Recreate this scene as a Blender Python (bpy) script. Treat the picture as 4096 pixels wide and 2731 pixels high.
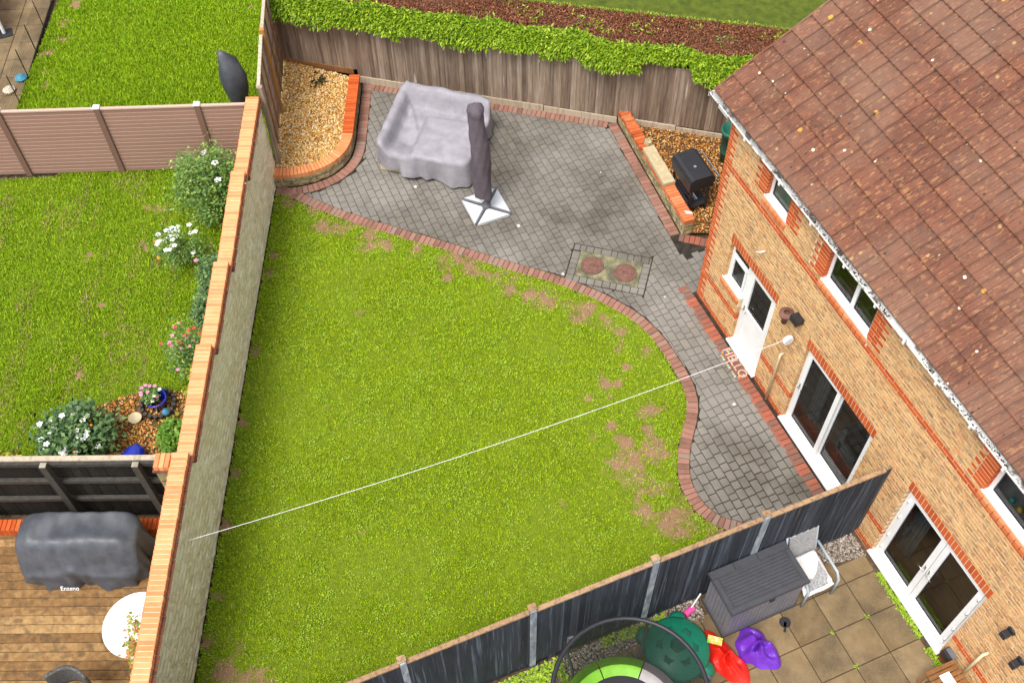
import bpy, math, random
import numpy as np
from mathutils import Vector, Matrix

# ------------------------------------------------------------------ camera, sky, sun, exposure
scene = bpy.context.scene
for o in list(bpy.data.objects):
    bpy.data.objects.remove(o)
COL = scene.collection
CAMPOS = Vector((10.26579, -8.00835, 16.14249))
CR = Vector((0.39267327, 0.91962431, -0.00994171))
CU = Vector((-0.74761814, 0.32548609, 0.57890062))
CF = Vector((-0.53560697, 0.2198862, -0.8153375))
cd = bpy.data.cameras.new('camera')
cam = bpy.data.objects.new('camera', cd)
COL.objects.link(cam)
cam.matrix_world = Matrix(((CR.x, CU.x, -CF.x, CAMPOS.x), (CR.y, CU.y, -CF.y, CAMPOS.y), (CR.z, CU.z, -CF.z, CAMPOS.z), (0, 0, 0, 1)))
cd.sensor_width = 36
cd.lens = 4326.72 / 4096 * 36
cd.clip_end = 400
cd.clip_start = 0.1
scene.camera = cam

SUN_EL, SUN_AZ = math.radians(64), math.radians(150)   # azimuth clockwise from +Y
world = bpy.data.worlds.new('World')
scene.world = world
world.use_nodes = True
nt = world.node_tree
bg = nt.nodes['Background']
sky = nt.nodes.new('ShaderNodeTexSky')
sky.sky_type = 'NISHITA'
sky.sun_disc = False
sky.sun_elevation = SUN_EL
sky.sun_rotation = SUN_AZ
sky.air_density = 1.0
sky.dust_density = 3.0
hs = nt.nodes.new('ShaderNodeHueSaturation')
hs.inputs['Saturation'].default_value = 0.32          # overcast: the sky is nearly grey
nt.links.new(sky.outputs[0], hs.inputs['Color'])
nt.links.new(hs.outputs[0], bg.inputs['Color'])
bg.inputs['Strength'].default_value = 0.15
sd = bpy.data.lights.new('sun', 'SUN')
sd.energy = 1.9
sd.angle = math.radians(25)
sd.color = (1.0, 0.955, 0.89)
sun = bpy.data.objects.new('sun', sd)
COL.objects.link(sun)
sv = Vector((math.sin(SUN_AZ) * math.cos(SUN_EL), math.cos(SUN_AZ) * math.cos(SUN_EL), math.sin(SUN_EL)))
sun.rotation_euler = sv.to_track_quat('Z', 'Y').to_euler()
sun.location = (0, 0, 30)
scene.view_settings.view_transform = 'Standard'
scene.view_settings.look = 'None'
scene.view_settings.gamma = 1
scene.view_settings.use_curve_mapping = False
scene.view_settings.exposure = 0.78
scene.cycles.max_bounces = 8
scene.cycles.transparent_max_bounces = 12

# ------------------------------------------------------------------ helpers
R = random.Random(11)
NR = np.random.RandomState(5)
ORG = {}

def tag(o, label=None, cat=None, group=None, kind=None):
    if label: o['label'] = label
    if cat: o['category'] = cat
    if group: o['group'] = group
    if kind: o['kind'] = kind
    return o

def thing(name, loc, label, cat, group=None):
    o = bpy.data.objects.new(name, None)
    COL.objects.link(o)
    o.location = loc
    o.empty_display_size = 0.2
    ORG[o.name] = Vector(loc)
    return tag(o, label, cat, group)

def org(o):
    return ORG.get(o.name, Vector((0, 0, 0))) if o else Vector((0, 0, 0))

def np_mesh(name, V, F, mats=None, smooth=False):
    """V (n,3) array, F list of index tuples or (m,k) int array."""
    me = bpy.data.meshes.new(name)
    if isinstance(F, np.ndarray):
        m, k = F.shape
        me.vertices.add(len(V)); me.vertices.foreach_set('co', np.asarray(V, dtype=np.float32).ravel())
        me.loops.add(m * k); me.loops.foreach_set('vertex_index', F.astype(np.int32).ravel())
        me.polygons.add(m)
        me.polygons.foreach_set('loop_start', np.arange(0, m * k, k, dtype=np.int32))
        me.polygons.foreach_set('loop_total', np.full(m, k, dtype=np.int32))
        me.update(calc_edges=True)
    else:
        me.from_pydata([tuple(v) for v in V], [], F)
        me.update()
    if mats: me.materials.append(mats)
    if smooth:
        me.polygons.foreach_set('use_smooth', [True] * len(me.polygons))
    return me

def link(name, me, parent=None, M=None, kind=None):
    o = bpy.data.objects.new(name, me)
    COL.objects.link(o)
    if parent:
        o.parent = parent
        ORG[o.name] = org(parent)
    if M is not None: o.matrix_local = M
    if kind: o['kind'] = kind
    return o

class MB:
    def __init__(s): s.v = []; s.f = []
    def add(s, V, F, M=None):
        b = len(s.v)
        if M is not None: V = [tuple(M @ Vector(p)) for p in V]
        s.v += [tuple(p) for p in V]; s.f += [tuple(i + b for i in f) for f in F]
        return s
    def box(s, x0, x1, y0, y1, z0, z1, M=None):
        V = [(x0, y0, z0), (x1, y0, z0), (x1, y1, z0), (x0, y1, z0), (x0, y0, z1), (x1, y0, z1), (x1, y1, z1), (x0, y1, z1)]
        return s.add(V, [(0, 3, 2, 1), (4, 5, 6, 7), (0, 1, 5, 4), (1, 2, 6, 5), (2, 3, 7, 6), (3, 0, 4, 7)], M)
    def cbox(s, x0, x1, y0, y1, z0, z1, c=0.01, M=None):
        """box with chamfered top edges"""
        V = [(x0, y0, z0), (x1, y0, z0), (x1, y1, z0), (x0, y1, z0), (x0, y0, z1 - c), (x1, y0, z1 - c), (x1, y1, z1 - c), (x0, y1, z1 - c),
             (x0 + c, y0 + c, z1), (x1 - c, y0 + c, z1), (x1 - c, y1 - c, z1), (x0 + c, y1 - c, z1)]
        return s.add(V, [(0, 3, 2, 1), (0, 1, 5, 4), (1, 2, 6, 5), (2, 3, 7, 6), (3, 0, 4, 7), (4, 5, 9, 8), (5, 6, 10, 9), (6, 7, 11, 10), (7, 4, 8, 11), (8, 9, 10, 11)], M)
    def prism(s, poly, z0, z1, M=None, chamfer=0.0):
        n = len(poly)
        cx = sum(p[0] for p in poly) / n; cy = sum(p[1] for p in poly) / n
        V = [(p[0], p[1], z0) for p in poly]
        if chamfer:
            V += [(p[0], p[1], z1 - chamfer) for p in poly]
            for p in poly:
                d = math.hypot(p[0] - cx, p[1] - cy) or 1
                k = max(0, 1 - chamfer * 1.3 / d)
                V.append((cx + (p[0] - cx) * k, cy + (p[1] - cy) * k, z1))
            F = [tuple(range(n - 1, -1, -1)), tuple(range(2 * n, 3 * n))]
            for i in range(n):
                j = (i + 1) % n
                F += [(i, j, n + j, n + i), (n + i, n + j, 2 * n + j, 2 * n + i)]
        else:
            V += [(p[0], p[1], z1) for p in poly]
            F = [tuple(range(n - 1, -1, -1)), tuple(range(n, 2 * n))]
            for i in range(n):
                j = (i + 1) % n
                F.append((i, j, n + j, n + i))
        return s.add(V, F, M)
    def tube(s, path, r, n=8, M=None, cap=True):
        P = [Vector(p) for p in path]; V = []; F = []
        rr = r if isinstance(r, (list, tuple)) else [r] * len(P)
        ref = None
        for i, p in enumerate(P):
            t = (P[min(i + 1, len(P) - 1)] - P[max(i - 1, 0)]).normalized()
            if ref is None:
                ref = Vector((0, 0, 1)) if abs(t.z) < 0.9 else Vector((1, 0, 0))
            a = t.cross(ref).normalized(); b = t.cross(a).normalized(); ref = -b if False else ref
            for k in range(n):
                q = p + (a * math.cos(2 * math.pi * k / n) + b * math.sin(2 * math.pi * k / n)) * rr[i]
                V.append(tuple(q))
        for i in range(len(P) - 1):
            for k in range(n):
                l = (k + 1) % n
                F.append((i * n + k, i * n + l, (i + 1) * n + l, (i + 1) * n + k))
        if cap:
            F.append(tuple(range(n - 1, -1, -1))); F.append(tuple((len(P) - 1) * n + k for k in range(n)))
        return s.add(V, F, M)
    def lathe(s, prof, n=16, M=None, capb=True, capt=False):
        V = []; F = []
        for r, z in prof:
            for k in range(n):
                a = 2 * math.pi * k / n
                V.append((r * math.cos(a), r * math.sin(a), z))
        for i in range(len(prof) - 1):
            for k in range(n):
                l = (k + 1) % n
                F.append((i * n + k, i * n + l, (i + 1) * n + l, (i + 1) * n + k))
        if capb: F.append(tuple(range(n - 1, -1, -1)))
        if capt: F.append(tuple((len(prof) - 1) * n + k for k in range(n)))
        return s.add(V, F, M)
    def grid(s, fn, nu, nv, M=None, closed=False):
        V = [tuple(fn(i / nu, j / nv)) for j in range(nv + 1) for i in range(nu + 1)]
        F = [(j * (nu + 1) + i, j * (nu + 1) + i + 1, (j + 1) * (nu + 1) + i + 1, (j + 1) * (nu + 1) + i) for j in range(nv) for i in range(nu)]
        return s.add(V, F, M)
    def build(s, name, m, parent=None, smooth=False, kind=None, sub=0, solid=0):
        o0 = org(parent)
        V = np.array(s.v, dtype=np.float64).reshape(-1, 3) - np.array(o0)
        me = np_mesh(name, V, s.f, m, smooth)
        o = link(name, me, parent, kind=kind)
        if solid:
            md = o.modifiers.new('solid', 'SOLIDIFY'); md.thickness = solid
        if sub:
            md = o.modifiers.new('sub', 'SUBSURF'); md.levels = sub; md.render_levels = sub
        return o

def frame_w(u):
    p = Vector(u) - CAMPOS
    return p

def visible_score(c, size):
    d = Vector(c) - CAMPOS
    z = d.dot(CF)
    if z <= 0: return -1
    x = d.dot(CR) / z * 4326.7; y = d.dot(CU) / z * 4326.7
    inside = abs(x) < 2048 and abs(y) < 1365
    return (1000 if inside else 0) + size / z

def pieces(parent, name, items, m, limit=300, rest=None, smooth=False):
    """items: (mesh, Matrix world, size) sharing mesh data, or (V, F, size) with own geometry.
    The nearest `limit` become objects of their own, the rest is joined into one part."""
    def cen(it):
        return it[1].translation if isinstance(it[0], bpy.types.Mesh) else Vector(np.mean(np.array(it[0]), axis=0))
    items = sorted(items, key=lambda it: -visible_score(cen(it), it[2]))
    o0 = org(parent)
    T = Matrix.Translation(-o0)
    cache = {}
    for it in items[:limit]:
        if isinstance(it[0], bpy.types.Mesh):
            link(name, it[0], parent, T @ it[1])
        else:
            c = cen(it)
            me = np_mesh(name, np.array(it[0]) - np.array(c), it[1], m, smooth)
            link(name, me, parent, T @ Matrix.Translation(c))
    if len(items) > limit:
        V = []; F = []; b = 0
        for it in items[limit:]:
            if isinstance(it[0], bpy.types.Mesh):
                key = it[0].name
                if key not in cache:
                    a = np.empty(len(it[0].vertices) * 3); it[0].vertices.foreach_get('co', a)
                    cache[key] = (a.reshape(-1, 3), [tuple(p.vertices) for p in it[0].polygons])
                v, f = cache[key]
                A = np.array(T @ it[1])
                v = v @ A[:3, :3].T + A[:3, 3]
            else:
                v = np.array(it[0]) - np.array(o0); f = it[1]
            V.append(v); F += [tuple(i + b for i in q) for q in f]; b += len(v)
        me = np_mesh(rest or name, np.vstack(V), F, m, smooth)
        link(rest or name, me, parent, kind='stuff')

def protomesh(mb, name, m, smooth=False):
    return np_mesh(name, mb.v, mb.f, m, smooth)

def inpoly(P, poly):
    P = np.asarray(P); x = P[:, 0]; y = P[:, 1]
    c = np.zeros(len(P), bool); n = len(poly); j = n - 1
    for i in range(n):
        xi, yi = poly[i]; xj, yj = poly[j]
        if yi != yj:
            c ^= ((yi > y) != (yj > y)) & (x < (xj - xi) * (y - yi) / (yj - yi) + xi)
        j = i
    return c

def clip_half(poly, p, n):
    """keep the side where (q-p).n <= 0"""
    out = []
    for i in range(len(poly)):
        a = poly[i]; b = poly[(i + 1) % len(poly)]
        da = (a[0] - p[0]) * n[0] + (a[1] - p[1]) * n[1]; db = (b[0] - p[0]) * n[0] + (b[1] - p[1]) * n[1]
        if da <= 0: out.append(a)
        if (da < 0 < db) or (db < 0 < da):
            t = da / (da - db); out.append((a[0] + (b[0] - a[0]) * t, a[1] + (b[1] - a[1]) * t))
    return out

def area(poly):
    return abs(sum(poly[i][0] * poly[(i + 1) % len(poly)][1] - poly[(i + 1) % len(poly)][0] * poly[i][1] for i in range(len(poly)))) / 2

def resample(path, step):
    """points every `step` along a polyline with tangents"""
    P = [Vector((p[0], p[1], 0)) for p in path]; out = []; acc = 0; nxt = 0
    for a, b in zip(P, P[1:]):
        L = (b - a).length
        while nxt <= acc + L:
            out.append(a.lerp(b, (nxt - acc) / L)); nxt += step
        acc += L
    res = []
    for i, p in enumerate(out):
        t = (out[min(i + 1, len(out) - 1)] - out[max(i - 1, 0)]).normalized()
        res.append((p, t))
    return res

def smooth_path(path, it=2):
    for _ in range(it):
        q = [path[0]]
        for a, b in zip(path, path[1:]):
            q.append((a[0] * .75 + b[0] * .25, a[1] * .75 + b[1] * .25)); q.append((a[0] * .25 + b[0] * .75, a[1] * .25 + b[1] * .75))
        q.append(path[-1]); path = q
    return path

# ------------------------------------------------------------------ materials
def mk(name, cols, scale=20, detail=4, rough=0.85, bump=0.0, bscale=60, isl=0.5, stretch=(1, 1, 1), layers=(), spec=0.3, metal=0.0, emit=None, sheen=0, objc=False, bdist=0.01, jitter=0.0, rot=(0, 0, 0), attr=None):
    m = bpy.data.materials.new(name); m.use_nodes = True
    t = m.node_tree; N = t.nodes; Lk = t.links
    b = N['Principled BSDF']
    b.inputs['Roughness'].default_value = rough
    b.inputs['Specular IOR Level'].default_value = spec
    b.inputs['Metallic'].default_value = metal
    if objc: src = N.new('ShaderNodeTexCoord').outputs['Object']
    else: src = N.new('ShaderNodeNewGeometry').outputs['Position']
    geo = N.new('ShaderNodeNewGeometry'); oi = N.new('ShaderNodeObjectInfo')
    mp = N.new('ShaderNodeMapping'); mp.inputs['Scale'].default_value = stretch; mp.inputs['Rotation'].default_value = rot
    Lk.new(src, mp.inputs['Vector'])
    vec = mp.outputs[0]
    ad = N.new('ShaderNodeMath'); ad.operation = 'ADD'
    Lk.new(geo.outputs['Random Per Island'], ad.inputs[0]); Lk.new(oi.outputs['Random'], ad.inputs[1])
    fr = N.new('ShaderNodeMath'); fr.operation = 'FRACT'; Lk.new(ad.outputs[0], fr.inputs[0])
    def noise(sc, det=4, v=None, rg=0.6):
        n = N.new('ShaderNodeTexNoise'); n.inputs['Scale'].default_value = sc; n.inputs['Detail'].default_value = det; n.inputs['Roughness'].default_value = rg
        Lk.new(v if v is not None else vec, n.inputs['Vector']); return n.outputs['Fac']
    if isl > 0:   # shift the texture from piece to piece
        sh = N.new('ShaderNodeMath'); sh.operation = 'MULTIPLY'; sh.inputs[1].default_value = 37.0; Lk.new(fr.outputs[0], sh.inputs[0])
        va = N.new('ShaderNodeVectorMath'); va.operation = 'ADD'; Lk.new(vec, va.inputs[0]); Lk.new(sh.outputs[0], va.inputs[1]); vec2 = va.outputs[0]
    else: vec2 = vec
    nf = noise(scale, detail, vec2)
    cn = N.new('ShaderNodeMapRange'); cn.inputs[1].default_value = 0.3; cn.inputs[2].default_value = 0.7; Lk.new(nf, cn.inputs[0])
    mx = N.new('ShaderNodeMix'); mx.data_type = 'FLOAT'; mx.inputs[0].default_value = isl
    Lk.new(cn.outputs[0], mx.inputs[2]); Lk.new(fr.outputs[0], mx.inputs[3])
    cr = N.new('ShaderNodeValToRGB')
    el = cr.color_ramp.elements
    while len(el) < len(cols): el.new(0.5)
    for e, (p, c) in zip(el, cols): e.position = p; e.color = (*c, 1)
    Lk.new(mx.outputs[0], cr.inputs[0])
    col = cr.outputs[0]
    for L in layers:
        if L.get('obj') == 'base': v = N.new('ShaderNodeNewGeometry').outputs['Position']
        elif L.get('shift', False): v = vec2
        else: v = vec
        if 'stretch' in L:
            mm = N.new('ShaderNodeMapping'); mm.inputs['Scale'].default_value = L['stretch']; Lk.new(v, mm.inputs['Vector']); v = mm.outputs[0]
        if L['kind'] == 'noise':
            f = noise(L['scale'], L.get('det', 4), v)
        elif L['kind'] == 'attr':
            an = N.new('ShaderNodeAttribute'); an.attribute_name = L['name']; f = an.outputs['Fac']
        elif L['kind'] == 'wave':
            w = N.new('ShaderNodeTexWave'); w.wave_type = 'BANDS'; w.bands_direction = L.get('dir', 'X'); w.inputs['Scale'].default_value = L['scale']
            w.inputs['Distortion'].default_value = L.get('dist', 0); w.inputs['Detail'].default_value = 2; Lk.new(v, w.inputs['Vector']); f = w.outputs['Fac']
        else:
            vo = N.new('ShaderNodeTexVoronoi'); vo.inputs['Scale'].default_value = L['scale']; vo.inputs['Randomness'].default_value = 1
            Lk.new(v, vo.inputs['Vector'])
            sp = N.new('ShaderNodeSeparateColor'); Lk.new(vo.outputs['Color'], sp.inputs[0])
            # only some cells, of differing size
            gt = N.new('ShaderNodeMath'); gt.operation = 'SUBTRACT'; Lk.new(sp.outputs[L.get('chan', 0)], gt.inputs[0]); gt.inputs[1].default_value = L.get('keep', 0.7)
            ml = N.new('ShaderNodeMath'); ml.operation = 'MULTIPLY'; ml.inputs[1].default_value = L.get('size', 1.0); Lk.new(gt.outputs[0], ml.inputs[0])
            nn = noise(L['scale'] * 5, 3, v); nm = N.new('ShaderNodeMath'); nm.operation = 'MULTIPLY_ADD'; nm.inputs[1].default_value = 0.14; nm.inputs[2].default_value = -0.07; Lk.new(nn, nm.inputs[0])
            d2 = N.new('ShaderNodeMath'); d2.operation = 'ADD'; Lk.new(vo.outputs['Distance'], d2.inputs[0]); Lk.new(nm.outputs[0], d2.inputs[1])
            su = N.new('ShaderNodeMath'); su.operation = 'SUBTRACT'; Lk.new(ml.outputs[0], su.inputs[0]); Lk.new(d2.outputs[0], su.inputs[1]); f = su.outputs[0]
            L = dict(L); L.setdefault('lo', 0.0); L.setdefault('hi', 0.03)
        mr = N.new('ShaderNodeMapRange'); mr.inputs[1].default_value = L['lo']; mr.inputs[2].default_value = L['hi']; Lk.new(f, mr.inputs[0])
        st = N.new('ShaderNodeMath'); st.operation = 'MULTIPLY'; st.inputs[1].default_value = L.get('str', 1.0); Lk.new(mr.outputs[0], st.inputs[0])
        mc = N.new('ShaderNodeMix'); mc.data_type = 'RGBA'; mc.blend_type = L.get('blend', 'MIX')
        Lk.new(st.outputs[0], mc.inputs[0]); Lk.new(col, mc.inputs[6]); mc.inputs[7].default_value = (*L['col'], 1); col = mc.outputs[2]
    if jitter:
        bc = N.new('ShaderNodeHueSaturation')
        mr = N.new('ShaderNodeMapRange'); mr.inputs[3].default_value = 1 - jitter; mr.inputs[4].default_value = 1 + jitter; Lk.new(fr.outputs[0], mr.inputs[0])
        Lk.new(mr.outputs[0], bc.inputs['Value']); Lk.new(col, bc.inputs['Color']); col = bc.outputs[0]
    Lk.new(col, b.inputs['Base Color'])
    if bump:
        bn = N.new('ShaderNodeBump'); bn.inputs['Strength'].default_value = bump; bn.inputs['Distance'].default_value = bdist
        Lk.new(noise(bscale, 5, vec2), bn.inputs['Height']); Lk.new(bn.outputs[0], b.inputs['Normal'])
    if emit: b.inputs['Emission Color'].default_value = (*emit, 1); b.inputs['Emission Strength'].default_value = 1
    if sheen: b.inputs['Sheen Weight'].default_value = sheen
    return m

def flat(name, c, rough=0.5, spec=0.4, metal=0, var=0.12, scale=8, bump=0.0, bscale=40):
    d = tuple(x * (1 - var) for x in c); l = tuple(min(1, x * (1 + var)) for x in c)
    return mk(name, [(0, d), (1, l)], scale=scale, rough=rough, spec=spec, metal=metal, isl=0.0, bump=bump, bscale=bscale)

def leafmat(name, cols, rough=0.55, tr=0.25, scale=2.0, isl=0.65):
    m = mk(name, cols, scale=scale, detail=2, rough=rough, isl=isl, spec=0.35)
    return m

def glass_mat(name, tint=(0.9, 0.95, 0.93), refl=1.0):
    m = bpy.data.materials.new(name); m.use_nodes = True; t = m.node_tree; N = t.nodes
    N.remove(N['Principled BSDF'])
    tr = N.new('ShaderNodeBsdfTransparent'); tr.inputs[0].default_value = (*tint, 1)
    gl = N.new('ShaderNodeBsdfGlossy'); gl.inputs['Roughness'].default_value = 0.02
    fz = N.new('ShaderNodeFresnel'); fz.inputs[0].default_value = 1.5
    mu = N.new('ShaderNodeMath'); mu.operation = 'MULTIPLY'; mu.inputs[1].default_value = refl; t.links.new(fz.outputs[0], mu.inputs[0])
    mx = N.new('ShaderNodeMixShader')
    t.links.new(mu.outputs[0], mx.inputs[0]); t.links.new(tr.outputs[0], mx.inputs[1]); t.links.new(gl.outputs[0], mx.inputs[2])
    t.links.new(mx.outputs[0], N['Material Output'].inputs[0])
    return m

M = {}
M['soil'] = mk('soil', [(0, (.045, .03, .018)), (1, (.16, .105, .06))], scale=14, rough=.95, isl=0, bump=.6, bscale=40, bdist=.03)
M['joint'] = mk('joint_sand', [(0, (.012, .011, .009)), (1, (.05, .04, .028))], scale=9, rough=.95, isl=0)
M['lawn'] = mk('lawn_soil', [(0, (.10, .15, .005)), (1, (.17, .22, .01))], scale=9, detail=6, rough=.95, isl=0, bump=.6, bscale=90,
               layers=[dict(kind='attr', name='bare', lo=0.25, hi=0.75, col=(.26, .16, .085)), dict(kind='noise', scale=24, lo=.62, hi=.72, col=(.14, .10, .05), str=.6)])
M['turf'] = mk('turf', [(0, (.045, .07, .006)), (1, (.11, .14, .012))], scale=5, detail=6, rough=.95, isl=0, bump=.6, bscale=90)
M['blade'] = leafmat('grass_blade', [(0, (.15, .25, .003)), (.35, (.26, .42, .004)), (.7, (.40, .54, .008)), (.93, (.56, .56, .02)), (1, (.55, .42, .10))], scale=1.6, isl=.5)
M['blade2'] = leafmat('grass_blade_lush', [(0, (.11, .24, .003)), (.4, (.22, .39, .005)), (.8, (.38, .50, .008)), (1, (.42, .42, .04))], scale=1.1, isl=.45)
M['clover'] = leafmat('clover_leaf', [(0, (.14, .26, .01)), (.5, (.25, .40, .015)), (1, (.40, .50, .04))], scale=1.5, isl=.7)
M['straw'] = leafmat('dry_grass', [(0, (.20, .11, .05)), (.5, (.36, .22, .12)), (1, (.55, .38, .22))], scale=3, isl=.7)
M['paver'] = mk('concrete_paver', [(0, (.055, .047, .038)), (.5, (.095, .082, .066)), (1, (.14, .12, .095))], scale=3, detail=6, rough=.9, isl=.55, bump=.5, bscale=130, bdist=.006,
                layers=[dict(kind='noise', scale=130, lo=.45, hi=.62, col=(.26, .22, .17), str=.35), dict(kind='noise', scale=95, lo=.56, hi=.66, col=(.05, .045, .035), str=.6),
                        dict(kind='noise', scale=.55, lo=.35, hi=.62, col=(.52, .50, .46), str=.28),
                        dict(kind='attr', name='damp', lo=0, hi=1, col=(.35, .34, .33), str=.95, blend='MULTIPLY'),
                        dict(kind='vor', scale=3.3, keep=.86, size=1.0, chan=1, col=(.62, .60, .5), hi=.02)])
M['edging'] = mk('brindle_edging_paver', [(0, (.155, .085, .062)), (.3, (.25, .125, .09)), (.6, (.33, .165, .12)), (.85, (.26, .19, .145)), (1, (.17, .155, .135))], scale=4, detail=6, rough=.9, isl=.6, bump=.5, bscale=130, bdist=.006,
                layers=[dict(kind='noise', scale=120, lo=.56, hi=.66, col=(.08, .05, .04), str=.5), dict(kind='noise', scale=120, lo=.30, hi=.40, col=(.42, .3, .22), str=.0)])
M['edging_red'] = mk('red_edging_paver', [(0, (.13, .10, .085)), (.25, (.22, .10, .07)), (.6, (.33, .10, .06)), (1, (.42, .14, .085))], scale=4, detail=6, rough=.9, isl=.75, bump=.5, bscale=130, bdist=.006,
                layers=[dict(kind='noise', scale=120, lo=.56, hi=.66, col=(.08, .05, .04), str=.5)])
M['mortar'] = mk('mortar', [(0, (.62, .50, .33)), (1, (.80, .68, .50))], scale=12, rough=.95, isl=0, bump=.3)
M['buff'] = mk('buff_brick', [(0, (.50, .25, .10)), (.35, (.64, .36, .15)), (.7, (.72, .45, .20)), (.9, (.70, .32, .12)), (1, (.36, .25, .16))], scale=10, detail=5, rough=.88, isl=.62, bump=.35, bscale=90, bdist=.006, stretch=(1, 1, 1),
               layers=[dict(kind='noise', scale=16, lo=.50, hi=.60, col=(.11, .085, .07), str=.75, stretch=(.45, 1, 3.2), shift=True), dict(kind='noise', scale=1.1, lo=.6, hi=.75, col=(.62, .45, .28), str=.3)])
M['redbrick'] = mk('red_brick', [(0, (.40, .065, .012)), (.5, (.52, .095, .018)), (1, (.60, .14, .035))], scale=8, rough=.85, isl=.7, bump=.2, bscale=90, bdist=.004)
M['sillbrick'] = mk('sill_brick', [(0, (.52, .13, .045)), (.5, (.62, .18, .065)), (1, (.70, .26, .11))], scale=6, rough=.85, isl=.7, bump=.2)
M['cap'] = mk('coping_brick', [(0, (.62, .20, .075)), (.35, (.72, .25, .095)), (.7, (.80, .32, .13)), (1, (.70, .34, .16))], scale=6, detail=5, rough=.85, isl=.7, bump=.25, bscale=90, bdist=.005,
              layers=[dict(kind='noise', scale=22, lo=.70, hi=.74, col=(.12, .08, .06), str=.7), dict(kind='noise', scale=1.7, lo=.55, hi=.7, col=(.62, .17, .05), str=.5)])
M['cap_old'] = mk('weathered_coping_brick', [(0, (.38, .07, .02)), (.5, (.52, .11, .03)), (1, (.62, .2, .07))], scale=6, rough=.85, isl=.7, bump=.6, bscale=60, bdist=.01,
              layers=[dict(kind='noise', scale=7, lo=.52, hi=.62, col=(.20, .06, .03), str=.6)])
M['creasing'] = mk('creasing_tile', [(0, (.10, .035, .02)), (1, (.24, .085, .045))], scale=10, rough=.9, isl=.5, bump=.5, bscale=60,
              layers=[dict(kind='noise', scale=9, lo=.55, hi=.65, col=(.05, .04, .03), str=.8), dict(kind='vor', scale=6, keep=.8, size=.9, col=(.6, .5, .38))])
M['stone'] = mk('cream_walling_stone', [(0, (.66, .54, .33)), (.4, (.80, .68, .45)), (.75, (.86, .77, .57)), (1, (.80, .74, .62))], scale=5, detail=7, rough=.9, isl=.45, bump=.7, bscale=22, bdist=.03,
              layers=[dict(kind='noise', scale=6, lo=.54, hi=.68, col=(.60, .54, .44), str=.5, stretch=(1, 1, 2.5)), dict(kind='noise', scale=40, lo=.6, hi=.7, col=(.30, .25, .16), str=.4), dict(kind='noise', scale=1.3, lo=.5, hi=.7, col=(.66, .54, .32), str=.3)])
M['stone_old'] = mk('weathered_walling_stone', [(0, (.16, .14, .07)), (.5, (.32, .26, .13)), (1, (.52, .42, .24))], scale=8, detail=7, rough=.95, isl=.5, bump=.8, bscale=30, bdist=.02,
              layers=[dict(kind='noise', scale=10, lo=.52, hi=.62, col=(.09, .09, .05), str=.8), dict(kind='noise', scale=13, lo=.60, hi=.66, col=(.72, .68, .55), str=.6, shift=True)])
M['tile'] = mk('concrete_roof_tile', [(0, (.10, .040, .026)), (.4, (.15, .058, .037)), (.75, (.20, .076, .046)), (1, (.18, .09, .058))], scale=5, detail=7, rough=.93, isl=.4, bump=.6, bscale=110, bdist=.008,
              layers=[dict(kind='noise', scale=16, lo=.56, hi=.62, col=(.40, .20, .085), str=.65, stretch=(1.6, .6, .6)), dict(kind='noise', scale=19, lo=.60, hi=.64, col=(.045, .038, .035), str=.85, stretch=(1.4, .7, .7), shift=True),
                      dict(kind='noise', scale=120, lo=.5, hi=.65, col=(.30, .17, .11), str=.4), dict(kind='noise', scale=.6, lo=.45, hi=.65, col=(.24, .15, .105), str=.5),
                      dict(kind='vor', scale=7.5, keep=.80, size=1.3, chan=1, col=(.42, .27, .12), str=.85), dict(kind='vor', scale=4.2, keep=.84, size=1.35, chan=2, col=(.62, .33, .06), str=.9),
                      dict(kind='vor', scale=6.5, keep=.80, size=.9, chan=0, col=(.66, .62, .48)), dict(kind='vor', scale=9, keep=.86, size=1.6, chan=0, col=(.035, .03, .025), str=.85)])
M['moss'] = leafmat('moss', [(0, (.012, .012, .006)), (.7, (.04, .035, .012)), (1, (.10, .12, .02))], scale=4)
M['upvc'] = mk('white_pvc', [(0, (.80, .80, .79)), (1, (.86, .86, .86))], scale=4, rough=.35, isl=0, spec=.5)
M['gutter'] = mk('dirty_white_gutter', [(0, (.72, .71, .68)), (1, (.86, .85, .83))], scale=6, rough=.6, isl=0, layers=[dict(kind='noise', scale=7, lo=.53, hi=.60, col=(.16, .12, .09), str=.85), dict(kind='noise', scale=45, lo=.62, hi=.68, col=(.2, .17, .13), str=.7)])
M['felt'] = flat('grey_roof_felt', (.10, .105, .12), rough=.8)
M['pane'] = glass_mat('window_pane')
M['frost'] = None
M['gasket'] = flat('black_gasket', (.02, .02, .03), rough=.6)
M['chrome'] = flat('chrome', (.75, .75, .76), rough=.2, metal=1)
M['wall_int'] = flat('plaster', (.78, .75, .70), rough=.9)
M['floor_int'] = mk('laminate_floor', [(0, (.38, .22, .12)), (.5, (.50, .31, .17)), (1, (.62, .41, .24))], scale=3, rough=.5, isl=.5, stretch=(1, 6, 1), layers=[dict(kind='noise', scale=6, lo=.45, hi=.6, col=(.32, .2, .12), str=.6, stretch=(1, 8, 1))])
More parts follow.
